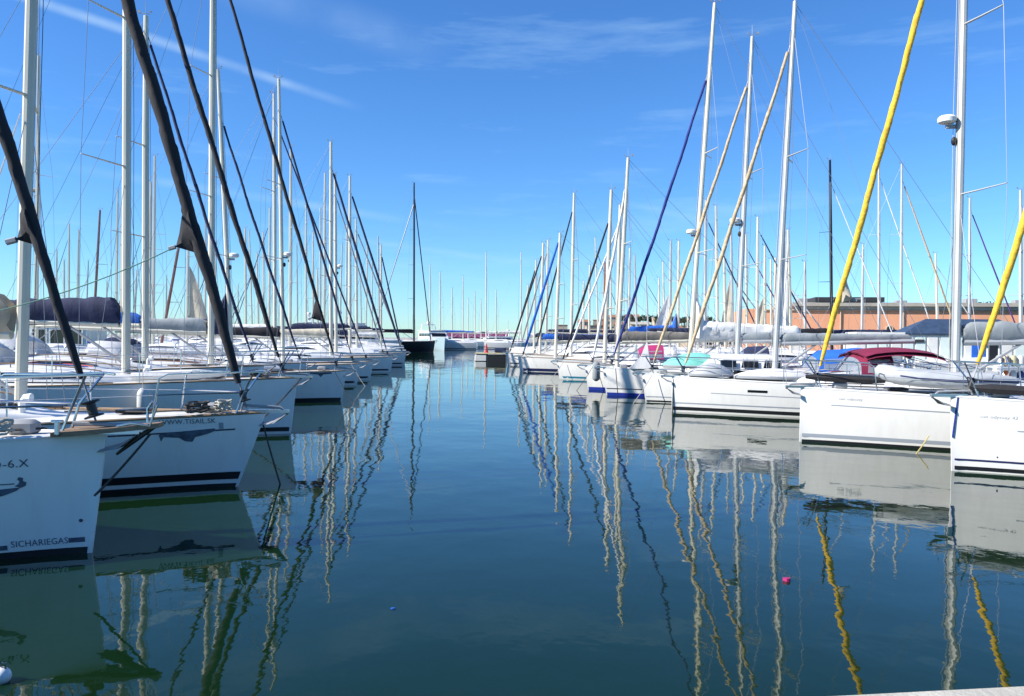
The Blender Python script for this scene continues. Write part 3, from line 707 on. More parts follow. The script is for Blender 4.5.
# ---- extras that belong to single boats
b = B_['L1']; r = b['root']; Fb = b['Fb']
# bow platform with its rail hoop and roller
pl = MB(); pl.loft([[(x, w, Fb+z+.05), (x, w, Fb+z), (x, -w, Fb+z), (x, -w, Fb+z+.05)] for x, w, z in ((.45, .30, .0), (.05, .20, .02), (-.30, .15, .05), (-.56, .10, .075))])
po = pl.build('bow_platform', 'teak', r)
MB().tube([(-.15, .13, Fb+.10), (-.30, .13, Fb+.13), (-.48, .11, Fb+.10), (-.55, .10, Fb+.32), (-.50, .08, Fb+.36), (-.44, .06, Fb+.28), (-.44, .06, Fb+.12)], .015, 6).build('rail_hoop', 'steel', po)
MB().tube([(-.50, 0, Fb+.08), (-.35, .0, Fb-.02), (-.10, 0, Fb-.22)], [.02, .03, .015], 6).build('bobstay', 'black', po)
bt = MB(); bt.bbox((.38, .30, Fb+.10), (.05, .05, .15), .02); bt.bbox((.38, .30, Fb+.17), (.12, .04, .03), .012); bt.build('bollard', 'steel', r)
def coil(parent, c, rad, mt, name='rope_coil', turns=5, seed=1):
    rnd = random.Random(seed); pts = []
    for i in range(turns*14):
        a = i/14*2*math.pi; q = rad*(1+rnd.uniform(-.25, .2)); pts.append((c[0]+q*math.cos(a), c[1]+q*.9*math.sin(a), c[2]+.02+.03*i/14+rnd.uniform(-.015, .02)))
    return MB().tube(pts, .014, 5).build(name, mt, parent)
coil(B_['L2']['root'], (.95, .32, B_['L2']['dz'](.95)+.02), .16, 'rope_dark', seed=2)
coil(B_['L2']['root'], (.62, .12, B_['L2']['dz'](.6)+.02), .12, 'rope', seed=3)
coil(B_['L1']['root'], (.95, .30, B_['L1']['dz'](.95)+.02), .12, 'rope', seed=4)
coil(B_['L2b']['root'], (.85, .3, B_['L2b']['dz'](.85)+.02), .15, 'rope_dark', seed=5)

def dist_wire(key, pts, r, mt, label, cat='rope', name='mooring_line', group=None):
    o = MB().tube(pts, r, 5).build(name, mt); tag(o, label, cat, group); return o
def loc(bi, x, y, z):
    a = bi['root'].rotation_euler.z; return Vector((bi['ox']+math.cos(a)*x-math.sin(a)*y, bi['oy']+math.sin(a)*x+math.cos(a)*y, z))
def sag(a, b, s, n=14): return [vl(a, b, i/n)-Vector((0, 0, s*4*(i/n)*(1-i/n))) for i in range(n+1)]
# jib sheet running aft from the clew
cl = B_['L2']['clew']
MB().tube(sag(cl, (5.6, .6, B_['L2']['dz'](5)+1.3), .25), .009, 5).build('jib_sheet', 'rope_green', B_['L2']['root'])
for k, lab in (('L1', 'dark mooring line dropping from the lettered bow at left into the water'), ('L2', 'short dark mooring line below the bow with the whale-like emblem')):
    bi = B_[k]; a = loc(bi, .10, .0, bi['Fb']+.03); e = a+Vector((.35, .25, 0)) if k == 'L2' else a+Vector((-.05, 1.6, 0)); e.z = -.3
    if k == 'L1':
        a = loc(bi, -.45, 0, bi['Fb']); e = loc(bi, .12, .02, .62); dist_wire(k, sag(a, e, .02), .014, 'rope_dark', lab)
    else: dist_wire(k, sag(a, e, .04), .014, 'rope_dark', lab)
bi = B_['RA']; dist_wire('ra', sag(loc(bi, .10, -.05, bi['Fb']), loc(bi, .03, -.03, .62), .01), .016, 'c_royal', 'blue snubber rope hanging down the plumb stem at the right edge')
bi = B_['RB']; dist_wire('rb', sag(loc(bi, 2.35, -1.25, .35), Vector((loc(bi, 1.75, -1.75, 0).x, loc(bi, 1.75, -1.75, 0).y, -.2)), .03), .014, 'rope_yellow', 'pale yellow mooring line slanting into the water beside the sunlit hull')
bi = B_['RE']; dist_wire('re', sag(loc(bi, .5, -.35, bi['Fb']), loc(bi, .62, -.6, -.2), .01), .016, 'rope_dark', 'black mooring line falling straight from the bow with the royal blue jib')
bi = B_['RC']; dist_wire('rc', sag(loc(bi, .05, -.02, bi['Fb']), loc(bi, .02, -.05, -.1), .0), .018, 'rope_dark', 'black mooring line on the stem of the long white sailboat with maroon canopies')
bi = B_['L2b']; dist_wire('l2b', sag(loc(bi, -.1, 0, bi['Fb']), loc(bi, 1.2, 1.4, -.1), .12), .016, 'rope_dark', 'dark mooring line under the bow of the teak railed sailboat')

for k, lab in (('L3', 'thin mooring line at the bow with the wing emblem'), ('L4', 'thin mooring line under the bow of the boat with the tallest left middle mast'), ('RD', 'thin mooring line under the bow of the deck saloon boat'),
               ('RF', 'thin mooring line under the bow with the grey fender'), ('RG', 'thin mooring line below the bow with the teal waterline stripe'), ('RH', 'thin mooring line below the bow with the bright blue furled jib')):
    bi = B_[k]; sg = bi['cam']; dist_wire(k, sag(loc(bi, .35, sg*.3, bi['Fb']), loc(bi, -.5, sg*.75, -.2), .06), .012, 'rope_dark' if k in ('L3', 'RF', 'RH') else 'rope', lab)
# dinghies and covers on foredecks
def dinghy(bi, x, y, z, L, W, mt, label, flip=False, floor='grey', rz=0, hgt=.38):
    a = bi['root'].rotation_euler.z; p = loc(bi, x, y, z)
    t = empty('dinghy', p, a+rz); tag(t, label, 'dinghy')
    r_ = hgt/2; path = [(0, .33*W, .16), (L*.35, W*.5-r_*.4, .04), (L*.75, W*.5-r_*.4, 0), (L, W*.46, 0)]
    if flip:
        rr = []
        for i in range(11):
            q = i/10; w = W/2*math.sin(math.pi*(.06+.88*q))**.55; hh = hgt*1.3*math.sin(math.pi*(.05+.88*q))**.7
            rr.append([(q*L, w*math.cos(math.pi*k/10), hh*max(0, math.sin(math.pi*k/10))**.7) for k in range(11)])
        fixn(MB().loft(rr).build('cover', mt, t))
        MB().tube([(q*L/10, W/2*.98*math.sin(math.pi*(.06+.088*q))**.55, .05) for q in range(11)]+[(q*L/10, -W/2*.98*math.sin(math.pi*(.06+.088*q))**.55, .05) for q in range(10, -1, -1)], .05, 6).build('rub_strake', 'grey', t)
    else:
        ps = [Vector((q[0], q[1], q[2]+r_)) for q in path]; mir = [Vector((q.x, -q.y, q.z)) for q in reversed(ps)]
        bow_ = [Vector((L, W*.44, 0+r_)), Vector((L*.8, W*.46, r_)), Vector((L*.5, W*.44, r_)), Vector((L*.25, W*.36, r_+.03)), Vector((L*.1, W*.24, r_+.08)), Vector((.02, W*.10, r_+.13)), Vector((.0, 0, r_+.14))]
        allp = bow_+[Vector((q.x, -q.y, q.z)) for q in reversed(bow_[:-1])]
        MB().tube(allp, [r_*.55]+[r_]*(len(allp)-2)+[r_*.55], 10).build('tube', mt, t)
        MB().tube([q+Vector((0, (.9*r_ if q.y > 0 else -.9*r_), 0)) for q in allp], .03, 6).build('rub_strake', 'boot_navy', t)
        MB().bbox((L*.52, 0, r_*.5), (L*.8, W*.55, .08), .03).build('floor', floor, t)
        MB().bbox((L*.9, 0, r_*1.2), (.05, W*.6, .34), .02).build('transom', 'grey', t)
    return t
bi = B_['RB']; dinghy(bi, 1.75, -.15, bi['dz'](2.0)+.10, 2.5, 1.35, 'rubber_grey', 'grey inflatable dinghy with navy rub strake on the foredeck of the yellow jib boat', rz=R(-3))
bi = B_['RD']; dinghy(bi, .75, 0, bi['dz'](.9)+.25, 2.3, 1.25, 'c_teal', 'turquoise covered dinghy on the foredeck behind a beige furled jib', flip=True, hgt=.42)
bi = B_['RC']; dinghy(bi, .55, .1, bi['dz'](.5)+.02, 1.35, .9, 'rubber_grey', 'small grey folded dinghy under the beige furled jib of the long hull', flip=True, hgt=.33)
dinghy(bi, 1.9, -.1, bi['dz'](2)+.02, 2.4, 1.2, 'c_white', 'long white covered dinghy in front of the mast of the long sailboat', flip=True, hgt=.25)
bi = B_['L3']; dinghy(bi, 2.2, .3, bi['dz'](2.4)+.03, 2.2, 1.1, 'c_white', 'white covered dinghy on the foredeck of the left boat with wing emblem', flip=True, hgt=.32)

def fender(p, mt, label, r_=.13, hh=.6, group=None):
    t = empty('fender', p); tag(t, label, 'fender', group)
    MB().tube([(0, 0, 0), (0, 0, .06), (0, 0, .12), (0, 0, hh-.12), (0, 0, hh-.05), (0, 0, hh)], [.04, .8*r_, r_, r_, .8*r_, .05], 12).build('body', mt, t)
    MB().tube([(0, 0, hh), (0, 0, hh+.5)], .008, 4).build('lanyard', 'rope', t)
    return t
bi = B_['RA']; fender(loc(bi, 1.28, -.70, bi['dz'](1.3)-.02), 'fender_blue', 'navy blue fender standing at the rail by the right edge', .16, .42)
bi = B_['RB']; fender(loc(bi, 2.95, -1.42, bi['Fb']-.42), 'fender_white', 'pale round fender squeezed between the two yellow jib boats', .19, .42)
bi = B_['RF']; fender(loc(bi, .5, -.62, .42), 'c_grey', 'long grey fender hanging under the bow with a bright blue waterline band', .17, .85)
bi = B_['L2b']; fender(loc(bi, 3.0, 1.45, .55), 'fender_white', 'white fender hanging on the teak railed sailboat', .12, .6)
def roll(bi, xs, y, z, rr, mt, label):
    o = MB().tube([loc(bi, x, y*(bi['h'].fd(x/bi['h'].L)*bi['h'].B/2-.10), z+bi['dz'](x)) for x in xs], [rr*.5]+[rr]*(len(xs)-2)+[rr*.6], 8).build('sail_bag', mt); tag(o, label, 'sail bag')
roll(B_['RA'], [.32, .6, .9, 1.2, 1.5], -.9, .16, .085, 'c_black', 'dark sail bag lashed along the bow rail at the right edge')
roll(B_['RB'], [.1, .5, .9, 1.4, 1.75], -.5, .24, .095, 'c_black', 'long dark sail bag lying behind the bow rail of the radar mast boat')
roll(B_['L2b'], [1.6, 2.2, 2.9, 3.6], .5, .12, .12, 'c_white', 'white sail bag lying on the deck of the teak railed sailboat')
# white wind scoop on the foredeck of RE
bi = B_['RE']; t = empty('wind_scoop', loc(bi, 1.5, -.3, bi['dz'](1.5)+.02), bi['root'].rotation_euler.z); tag(t, 'white triangular wind scoop set up on the foredeck near a magenta spray hood', 'wind scoop')
fixn(MB().loft([[(-.45, .3, 0), (.4, .3, 0), (.42, .28, 0), (.42, -.28, 0), (.4, -.3, 0), (-.45, -.3, 0)], [(.0, .2, .5), (.3, .2, .5), (.32, .18, .5), (.32, -.18, .5), (.3, -.2, .5), (.0, -.2, .5)], [(.2, .02, 1.05), (.24, .02, 1.05), (.25, .01, 1.05), (.25, -.01, 1.05), (.24, -.02, 1.05), (.2, -.02, 1.05)]]).build('canopy', 'c_white', t))
MB().tube([(.22, 0, 1.0), (.22, 0, 1.9)], .01, 4).build('halyard', 'rope', t)

# ------------------------------------------------------------------ back rows (masts beyond the piers)
def back(key, side, D, mast, label, L=11.5, fs=None, boom=(4.2, 'c_navy'), mastmat='mast', H=None, lvl=0, hull='hull', cover_h=.2, spr=2, radar=False, grp=None, ofs=5.0, hoist=None):
    # bow points away from the pier, stern to it
    p = P(mast[0], mast[3] if len(mast) > 3 else 345, D)
    hd = 'R' if side == 'L' else 'L'
    head = random.Random(key).uniform(-3, 4); ang = math.pi+R(head) if hd == 'L' else -R(head)
    o = (p.x-math.cos(ang)*ofs, p.y-math.sin(ang)*ofs, 1.25)
    return make_boat(key, hd, D, None, label, L=L, B=3.4, mast=mast, H=H, s_mast=ofs, fs=fs, boom=boom, mastmat=mastmat, lvl=lvl, hull=hull, head=head, origin=o, cover_h=cover_h, spr=spr, radar=radar, hoist=hoist,
                     group=grp or ('sailboats berthed beyond the left row' if side == 'L' else 'sailboats berthed beyond the right row'))
bl = [
 ('a1', 'L', 47, (19, 25, 88), 'sailboat far left whose thin mast stands half hidden behind a thicker one', dict(fs=(.95, 'c_white', .06))),
 ('a2', 'L', 52, (36, 39, 56), 'sailboat at far left with a tall slim mast carrying a mid height radar', dict(radar=11.5)),
 ('a3', 'L', 82, (77, 79, 230), 'low distant sailboat with a short pale mast under the clew line at left', dict()),
 ('a4', 'L', 70, (93, 101, 210), 'distant sailboat with a dark purplish mast leaning right', dict(mastmat='mast_brown')),
 ('a5', 'L', 74, (116, 118, 190), 'distant sailboat with a thin pale mast close left of a thick mast', dict()),
 ('a6', 'L', 64, (121, 123, 178), 'distant sailboat whose mast almost touches a thick mast on its right', dict(boom=(4.2, 'c_cream'))),
 ('a7', 'L', 58, (149, 151, 182), 'distant sailboat with a pale mast behind the white spray hood', dict(boom=(4.2, 'c_grey'))),
 ('a8', 'L', 56, (153, 155, 156), 'distant sailboat with a slim tall mast near the white spray hood', dict()),
 ('a9', 'L', 63, (162, 188, 214), 'distant sailboat with a strongly raked reddish brown mast', dict(mastmat='mast_brown', fs=None, boom=None)),
 ('a10', 'L', 66, (187, 189, 196), 'distant sailboat with a mast between a red brown mast and a white one', dict(boom=(4.2, 'c_white'), hoist=('c_cream', 5.0, 1.7))),
 ('a11', 'L', 78, (246, 245, 228), 'distant sailboat with a short mast between two navy furled jibs', dict()),
 ('a12', 'L', 57, (290, 291, 147), 'sailboat with a slim mast just right of the double white masts', dict(radar=8.0)),
 ('a13', 'L', 85, (306, 306, 205), 'distant sailboat with a hair thin mast right of the double masts', dict()),
 ('a14', 'L', 72, (324, 325, 173), 'distant sailboat with a mast just left of the thick pair', dict()),
 ('a15', 'L', 92, (346, 347, 225), 'very distant sailboat with a short mast beside the navy forestays', dict()),
 ('a16', 'L', 150, (372, 372, 256), 'very distant sailboat with a short mast over the motor yachts', dict(spr=1)),
 ('a17', 'L', 98, (313, 313, 232), 'very distant sailboat with a stubby mast among the left forestays', dict(spr=1)),
 ('a18', 'L', 96, (264, 263, 232), 'very distant sailboat with a stubby mast left of the double masts', dict(spr=1)),
 ('a19', 'L', 90, (205, 206, 222), 'very distant sailboat with a pale mast left of the thick white mast', dict(spr=1)),
 ('a20', 'L', 100, (56, 57, 250), 'very distant sailboat with a stubby mast at far left', dict(spr=1)),
 ('b1', 'R', 88, (659, 659, 278), 'very distant sailboat with a stubby white mast beside the blue forestay', dict(spr=1)),
 ('b2', 'R', 68, (670, 671, 241), 'distant sailboat with a grey mast left of a pair of thin ones', dict(mastmat='mast_grey', hoist=('c_white', 3.2, 1.3))),
 ('b3', 'R', 66, (678, 679, 241), 'distant sailboat with a thin mast and bright blue sail cover', dict(boom=(4.0, 'c_blue'), cover_h=.33)),
 ('b4', 'R', 60, (705, 706, 200), 'sailboat with a dark thin mast right of the thick leaning mast', dict(mastmat='mast_grey', fs=(.9, 'c_navy', .06))),
 ('b5', 'R', 58, (718, 716, 206), 'sailboat with a pale thin mast between the two beige jibs', dict()),
 ('b6', 'R', 64, (733, 731, 226), 'distant sailboat with a short mast behind the deck saloon boat', dict(mastmat='mast_grey', hoist=('c_cream', 4.2, .9))),
 ('b7', 'R', 56, (757, 758, 217), 'sailboat with a white mast right of the radar mast near the orange building', dict(fs=(.92, 'c_navy', .06))),
 ('b8', 'R', 60, (765, 765, 246), 'distant sailboat with a stubby pale mast in front of the orange wall', dict(hoist=('c_cream', 2.6, .9))),
 ('b9', 'R', 48, (791, 788, 230), 'sailboat with a narrow white sail hoisted beside the tall leaning mast', dict(hoist=('c_white', 6.5, .75))),
 ('b10', 'R', 58, (805, 805, 262), 'distant sailboat with a thin short mast over the orange wall', dict(mastmat='mast_grey')),
 ('b11', 'R', 55, (832, 830, 160), 'sailboat with a tall black mast in front of the orange building', dict(mastmat='mast_black', fs=(.9, 'c_white', .05), boom=(4.2, 'c_black'))),
 ('b12', 'R', 60, (879, 879, 165), 'sailboat with a straight pale mast, left one of a pair over the shed', dict(mastmat='mast_grey', fs=(.95, 'c_white', .06))),
 ('b13', 'R', 59, (901, 902, 164), 'sailboat with a straight pale mast and beige jib, right of a pair over the shed', dict(mastmat='mast_grey', fs=(.93, 'c_beige', .08))),
 ('b14', 'R', 62, (969, 970, 198), 'sailboat with a thin grey mast just right of the radar mast', dict(mastmat='mast_grey', fs=(.94, 'c_purple', .07))),
 ('b15', 'R', 46, (1021, 1021, 190), 'sailboat with a grey mast at the right edge of the picture', dict(mastmat='mast_grey')),
 ('b16', 'R', 78, (604, 605, 262), 'distant sailboat with a varnished orange brown wooden mast', dict(mastmat='mast_wood', boom=None)),
 ('b17', 'R', 82, (589, 590, 265), 'distant sailboat with a short mast left of the wooden one', dict(spr=1)),
 ('b18', 'R', 86, (629, 630, 248), 'distant sailboat with a short pale mast right of the wooden one', dict(spr=1)),
 ('b19', 'R', 64, (747, 746, 234), 'distant sailboat with a cream sail cover beside the radar mast', dict(boom=(4, 'c_cream'), fs=(.9, 'c_purple', .06))),
]
for key, side, D, mst, lab, kw in bl: back(key, side, D, mst, lab, **kw)
rnd = random.Random(21)
lx = [64, 70, 86, 106, 135, 142, 165, 199, 214, 238, 251, 259, 269, 298, 317, 321, 340, 362, 367]
rx = [583, 597, 612, 636, 648, 664, 687, 697, 726, 740, 771, 777, 783, 861, 937]
for side, xs_, lb in (('L', lx, 'thin far mast of a sailboat in the crowded thicket behind the left row'), ('R', rx, 'thin far mast of a sailboat in the crowded thicket behind the right row')):
    for i, x in enumerate(xs_):
        D = rnd.uniform(88, 135) if side == 'L' else rnd.uniform(58, 73); yt = rnd.uniform(205, 285)
        if side == 'L' and x > 330: D = 150
        if side == 'R' and x < 690: D = rnd.uniform(88, 120)
        back('t%s%d' % (side, i), side, D, (x+rnd.uniform(-1.5, 1.5), x+rnd.uniform(-3, 3), yt), lb, fs=(.9, rnd.choice(['c_navy', 'c_white', 'c_grey']), .05) if rnd.random() < .6 else None, spr=1,
             boom=(4, rnd.choice(['c_navy', 'c_white', 'c_blue', 'c_cream', 'c_grey'])), mastmat=rnd.choice(['mast', 'mast', 'mast_grey']), grp='far sailboats behind the left row' if side == 'L' else 'far sailboats behind the right row', L=10)
# far end of the basin
far = [('f1', 130, (440, 440, 272)), ('f2', 150, (452, 452, 288)), ('f3', 165, (463, 463, 276)), ('f4', 170, (475, 475, 292)), ('f5', 160, (486, 486, 252)), ('f6', 140, (521, 521, 252)), ('f7', 172, (481, 481, 300)), ('f8', 158, (496, 496, 290)), ('f9', 175, (468, 468, 298)), ('f10', 150, (430, 430, 265))]
farlab = ['tiny far sailboat just right of the black ketch with a grey mast', 'tiny far sailboat with a short mast over the left end of the purple awning', 'tiny far sailboat with a taller thin mast left of the awning middle', 'tiny far sailboat with a short mast at the middle of the awning',
          'tiny far sailboat with the tallest mast at the basin end', 'tiny far sailboat with a tall mast left of the right row forestays', 'tiny far sailboat with the shortest mast at the basin end', 'tiny far sailboat with a short mast at the right end of the awning', 'tiny far sailboat second of two short masts at the middle of the awning', 'tiny far sailboat with a mast rising behind the black ketch']
for (k, D, mst), lab in zip(far, farlab):
    back(k, 'R' if mst[0] % 2 else 'L', D, mst, lab, fs=None, spr=1, boom=(4, random.Random(k).choice(['c_navy', 'c_white', 'c_blue'])), grp='sailboats at the far end of the basin', L=11)

# ------------------------------------------------------------------ black ketch
p = P(435, 343, 107)
kb = make_boat('ketch', 'L', 107, (435, 341), 'black hulled ketch with a tall black mast at the end of the left row', L=17, B=4.6, rake=.2, head=25, mast=(414, 414, 183, 335), fs=None, hull='hull_black', mastmat='mast_black',
               boom=(5, 'c_black'), boot=None, lvl=1, spr=3, name='ketch', cat='ketch', group='boats at the end of the left row')
for q, (x, zz) in enumerate(((7.6, 15), )):
    mm = MB().tube([(x, 0, 1.5), (x+.3, 0, zz)], [.12, .08], 8).build('mizzen_mast', 'mast_grey', kb['root'])
MB().tube([(.6, 0, kb['Fb']+.05), kb['mp'](kb['H']*.93)], .07, 6).build('furled_sail', 'c_black', kb['root'])
MB().tube([kb['mp'](kb['H']*.88), (8.5, 0, 2.2)], .06, 6).build('running_stay', 'wire', kb['root'])

# ------------------------------------------------------------------ motor yachts
def yacht(key, p, L, ang, label, hull='hull', tiers=2, group=None):
    root = empty('motor_yacht', (p[0], p[1], 0), ang); tag(root, label, 'motor yacht', group)
    B = L*.27; F = L*.12
    h = Hull(L, B, F*1.25, F, .12*L*.25)
    rings = []
    for i in range(15):
        u = (i/14)**1.2; Z = h.zs(u); half = [(h.xx(u, z), h.yz(u, max(z, -.4)), z) for z in (Z, Z*.6, Z*.25, 0, -.3, -.44)]
        rings.append(half+[(x, -y, z) for x, y, z in reversed(half)])
    ho = fixn(MB().loft(rings).build('hull', hull, root))
    z = F; x0, x1, w = L*.22, L*.88, B*.40
    for t in range(tiers):
        hh = L*.105*(1-.1*t); sl = hh*1.1
        pr = lambda x, ww, zz: [(x, ww, zz), (x, -ww, zz)]
        rr = [[(x0+sl*q, w*(1-.08*q), z+hh*q), (x1-.3*q*t, w*(1-.08*q), z+hh*q), (x1-.3*q*t, -w*(1-.08*q), z+hh*q), (x0+sl*q, -w*(1-.08*q), z+hh*q)] for q in (-.12, 0, .8, 1)]
        so_ = MB().loft(rr).build('superstructure', 'cabin', root)
        for sd in (1, -1):
            n = 4
            for k in range(n):
                a = lerp(x0+sl*.75, x1-.4, k/n)+.06; e = lerp(x0+sl*.75, x1-.4, (k+1)/n)-.06
                MB().loft([[(a, sd*(w*.97+.012), z+hh*.36), (a, sd*(w*.945+.012), z+hh*.72)], [(e, sd*(w*.97+.012), z+hh*.36), (e, sd*(w*.945+.012), z+hh*.72)]], closed=False).build('window', 'glass', so_)
        MB().loft([[(x0+sl*.35-.02, w*.8, z+hh*.35), (x0+sl*.35-.02, -w*.8, z+hh*.35)], [(x0+sl*.75-.02, w*.78, z+hh*.75), (x0+sl*.75-.02, -w*.78, z+hh*.75)]], closed=False).build('windscreen', 'glass', so_)
        MB().bbox(((x0+sl+x1)/2+.2, 0, z+hh+.05), (x1-x0-sl+.9, w*2.05, .09), .03).build('roof', 'white', so_)
        z += hh+.09; x0 += L*.10; x1 -= L*.10; w *= .85
    ar = MB()
    ar.tube([(x1, w, z-.02), (x1+.2, w*.9, z+.9), (x1+.2, -w*.9, z+.9), (x1, -w, z-.02)], .10, 6); ar.build('radar_arch', 'white', root)
    MB().ball((x1+.2, 0, z+1.2), (.32, .32, .28)).build('radome', 'white', root)
    MB().tube([(x1+.2, .3, z+.9), (x1+.4, .3, z+3.2)], .03, 4).build('aerial', 'grey', root)
    return root
def at(px, D): q = P(px, 340, D); return (q.x, q.y)
yacht('m1', at(402, 100), 11, math.pi+R(12), 'white motor yacht with dark windows at the end of the left row', group='motor yachts')
yacht('m2', at(366, 120), 12, math.pi+R(8), 'white motor yacht half hidden behind the left row forestays', tiers=2, group='motor yachts')
yacht('m3', at(445, 120), 13, math.pi-R(70), 'pale teal hulled motor yacht beside the black ketch', hull='hull_teal', tiers=1, group='motor yachts')
yacht('m4', at(474, 160), 9, R(20), 'small white motor yacht in front of the purple awning, left one', tiers=1, group='motor yachts')
yacht('m5', at(516, 165), 8, R(160), 'small white motor yacht in front of the purple awning, right one', tiers=1, group='motor yachts')
yacht('m7', at(462, 170), 8, R(200), 'low white motor yacht beneath the left end of the awning', tiers=1, group='motor yachts')

# work pontoon with a cone
p = P(491, 361, 73)
t = empty('work_pontoon', (p.x, p.y, 0), R(-4)); tag(t, 'low black work pontoon with a worn yellow deck in the fairway', 'pontoon')
MB().bbox((.55, 0, .24), (1.7, 1.9, .66), .05).build('hull', 'black', t)
MB().bbox((-.85, 0, .30), (1.05, 1.9, .6), .05).build('float', 'wallw', t)
MB().bbox((0, 0, .70), (2.8, 2.0, .12), .03).build('deck', 'yellow', t)
MB().tube([(-1.3, -.9, .7), (-1.3, -.9, 1.05), (1.3, -.9, 1.05), (1.3, -.9, .7)], .03, 5).build('rail', 'steel', t)
MB().bbox((.8, .4, 1.0), (1.0, .7, .45), .08).build('engine_box', 'c_navy', t)
t2 = empty('marker_cone', (p.x-.42, p.y-.3, .76)); tag(t2, 'small red marker cone standing on the work pontoon', 'cone')
MB().tube([(0, 0, .03), (0, 0, .85)], [.17, .03], 12).build('cone', 'red', t2); MB().bbox((0, 0, .02), (.4, .4, .04), .01).build('base', 'red', t2)

# ------------------------------------------------------------------ piers, quays, land
def slab(name, pts, z0, z1, mt='concrete'):
    o = MB().loft([[(x, y, z0) for x, y in pts], [(x, y, z1) for x, y in pts]]).build(name, mt, smooth=False); fixn(o); return tag(o, kind='structure')
slab('pier', [(-17.5, -5), (-20.5, -5), (-29, 130), (-26, 130)], -.6, .55)
slab('pier', [(21.5, -5), (24.5, -5), (16.5, 110), (13.5, 110)], -.6, .55)
slab('far_quay', [(-260, 192), (260, 192), (260, 330), (-260, 330)], -1, .9)
slab('side_quay', [(19, 74), (120, 74), (120, 192), (19, 192)], -1, 1.0)
# quay coping at the photographer's feet
a = P(780, 697, 1); 
def ground(px, py, z):
    d = rt*((px-512)/FPX)+up*((348-py)/FPX)+fw; return CP+d*((z-CAMH)/d.z)
q1, q2 = ground(770, 697, .95), ground(1024, 684, .95)
dv = (q2-q1).normalized(); q0 = q1-dv*6; q3 = q1+dv*9; nb = Vector((dv.y, -dv.x, 0))
o = MB().loft([[(q0.x, q0.y, -.6), (q3.x, q3.y, -.6), (q3.x+nb.x*.75, q3.y+nb.y*.75, -.6), (q0.x+nb.x*.75, q0.y+nb.y*.75, -.6)],
               [(q0.x, q0.y, .93), (q3.x, q3.y, .93), (q3.x+nb.x*.75, q3.y+nb.y*.75, .93), (q0.x+nb.x*.75, q0.y+nb.y*.75, .93)],
               [(q0.x+nb.x*.02, q0.y+nb.y*.02, .95), (q3.x+nb.x*.02, q3.y+nb.y*.02, .95), (q3.x+nb.x*.73, q3.y+nb.y*.73, .95), (q0.x+nb.x*.73, q0.y+nb.y*.73, .95)]]).build('quay_edge', 'quay_pale', smooth=False)
fixn(o); tag(o, kind='structure')
for k in range(7):
    c = q0+dv*(1.1+k*2.05); w = dv*.006
    j = MB().loft([[tuple(c-w+nb*.004+Vector((0, 0, .0015))), tuple(c+w+nb*.004+Vector((0, 0, .0015))), tuple(c+w+nb*.74+Vector((0, 0, .0015))), tuple(c-w+nb*.74+Vector((0, 0, .0015)))],
                   [tuple(c-w+nb*.004+Vector((0, 0, .003))), tuple(c+w+nb*.004+Vector((0, 0, .003))), tuple(c+w+nb*.74+Vector((0, 0, .003))), tuple(c-w+nb*.74+Vector((0, 0, .003)))]]).build('coping_joint', 'grey', o, smooth=False)
# small floating things
g = ground(1, 682, 0); t = empty('mooring_buoy', (g.x, g.y, .02)); tag(t, 'pale blue white mooring buoy floating at the lower left corner', 'buoy')
MB().ball((0, 0, .02), (.065, .065, .06), 14, 9).build('float', 'white', t); MB().tube([(0, 0, .07), (.01, 0, .11), (.03, 0, .11), (.03, 0, .07)], .008, 5).build('eye', 'steel', t)
g = ground(787, 581, 0); o = MB().loft([[(g.x+.034*math.cos(a)*(1+.35*math.sin(3*a)), g.y+.03*math.sin(a), z) for a in [k*math.pi/5 for k in range(10)]] for z in (-.01, .015, .03)]).build('floating_litter', 'c_pink'); tag(o, 'scrap of pink litter drifting on the water at right', 'litter')
g = ground(393, 609, 0); o = MB().loft([[(g.x+.02*math.cos(a), g.y+.012*math.sin(a), z) for a in [k*math.pi/4 for k in range(8)]] for z in (-.01, .01)]).build('floating_litter', 'c_blue'); tag(o, 'tiny blue scrap drifting on the open water', 'litter')

# orange building
def window(b, par, x, y, z, w, hgt, mt='glass'):
    f = MB(); 
    for dx, dz_, ww, hh in ((0, hgt/2, w+.16, .08), (0, -hgt/2, w+.16, .08), (-w/2-.04, 0, .08, hgt-.08), (w/2+.04, 0, .08, hgt-.08)): f.box((x+dx, y-.03, z+dz_), (ww, .06, hh))
    fo = f.build('window', 'white', par, smooth=False)
    MB().box((x, y-.01, z), (w, .03, hgt-.08)).build('pane', mt, fo, smooth=False)
xl, xr = P(745, 320, 78).x, 75
t = empty('orange_building', (xl, 78, 1.0), R(-10)); tag(t, 'long low terracotta orange harbour building with a flat grey roof', 'building')
Wd = xr-xl
MB().box((Wd/2, 6, 2.1), (Wd, 12, 4.2)).build('wall', 'ochre', t, smooth=False)
MB().box((Wd/2+2.3, 5.9, 4.65), (Wd-3.6, 12.7, .35)).build('roof', 'roof_grey', t, smooth=False)
MB().box((Wd/2+2.3, 5.9, 4.32), (Wd-4.4, 12.3, .3)).build('roof_trim', 'wallc', t, smooth=False)
rw_ = MB().tube([(1.6+.30*math.cos(k*math.pi/10), -.05, 2.35+.30*math.sin(k*math.pi/10)) for k in range(21)], .06, 5).build('round_window', 'wallc', t)
MB().tube([(1.6, -.03, 2.35), (1.6, .02, 2.35)], .27, 14).build('pane', 'glass', rw_)
rw_ = MB().tube([(13.2+.30*math.cos(k*math.pi/10), -.05, 2.35+.30*math.sin(k*math.pi/10)) for k in range(21)], .06, 5).build('round_window', 'wallc', t)
MB().tube([(13.2, -.03, 2.35), (13.2, .02, 2.35)], .27, 14).build('pane', 'glass', rw_)
for k in range(7): window(None, t, 17+k*4.2, -.005, 1.9, 1.2, 1.3)
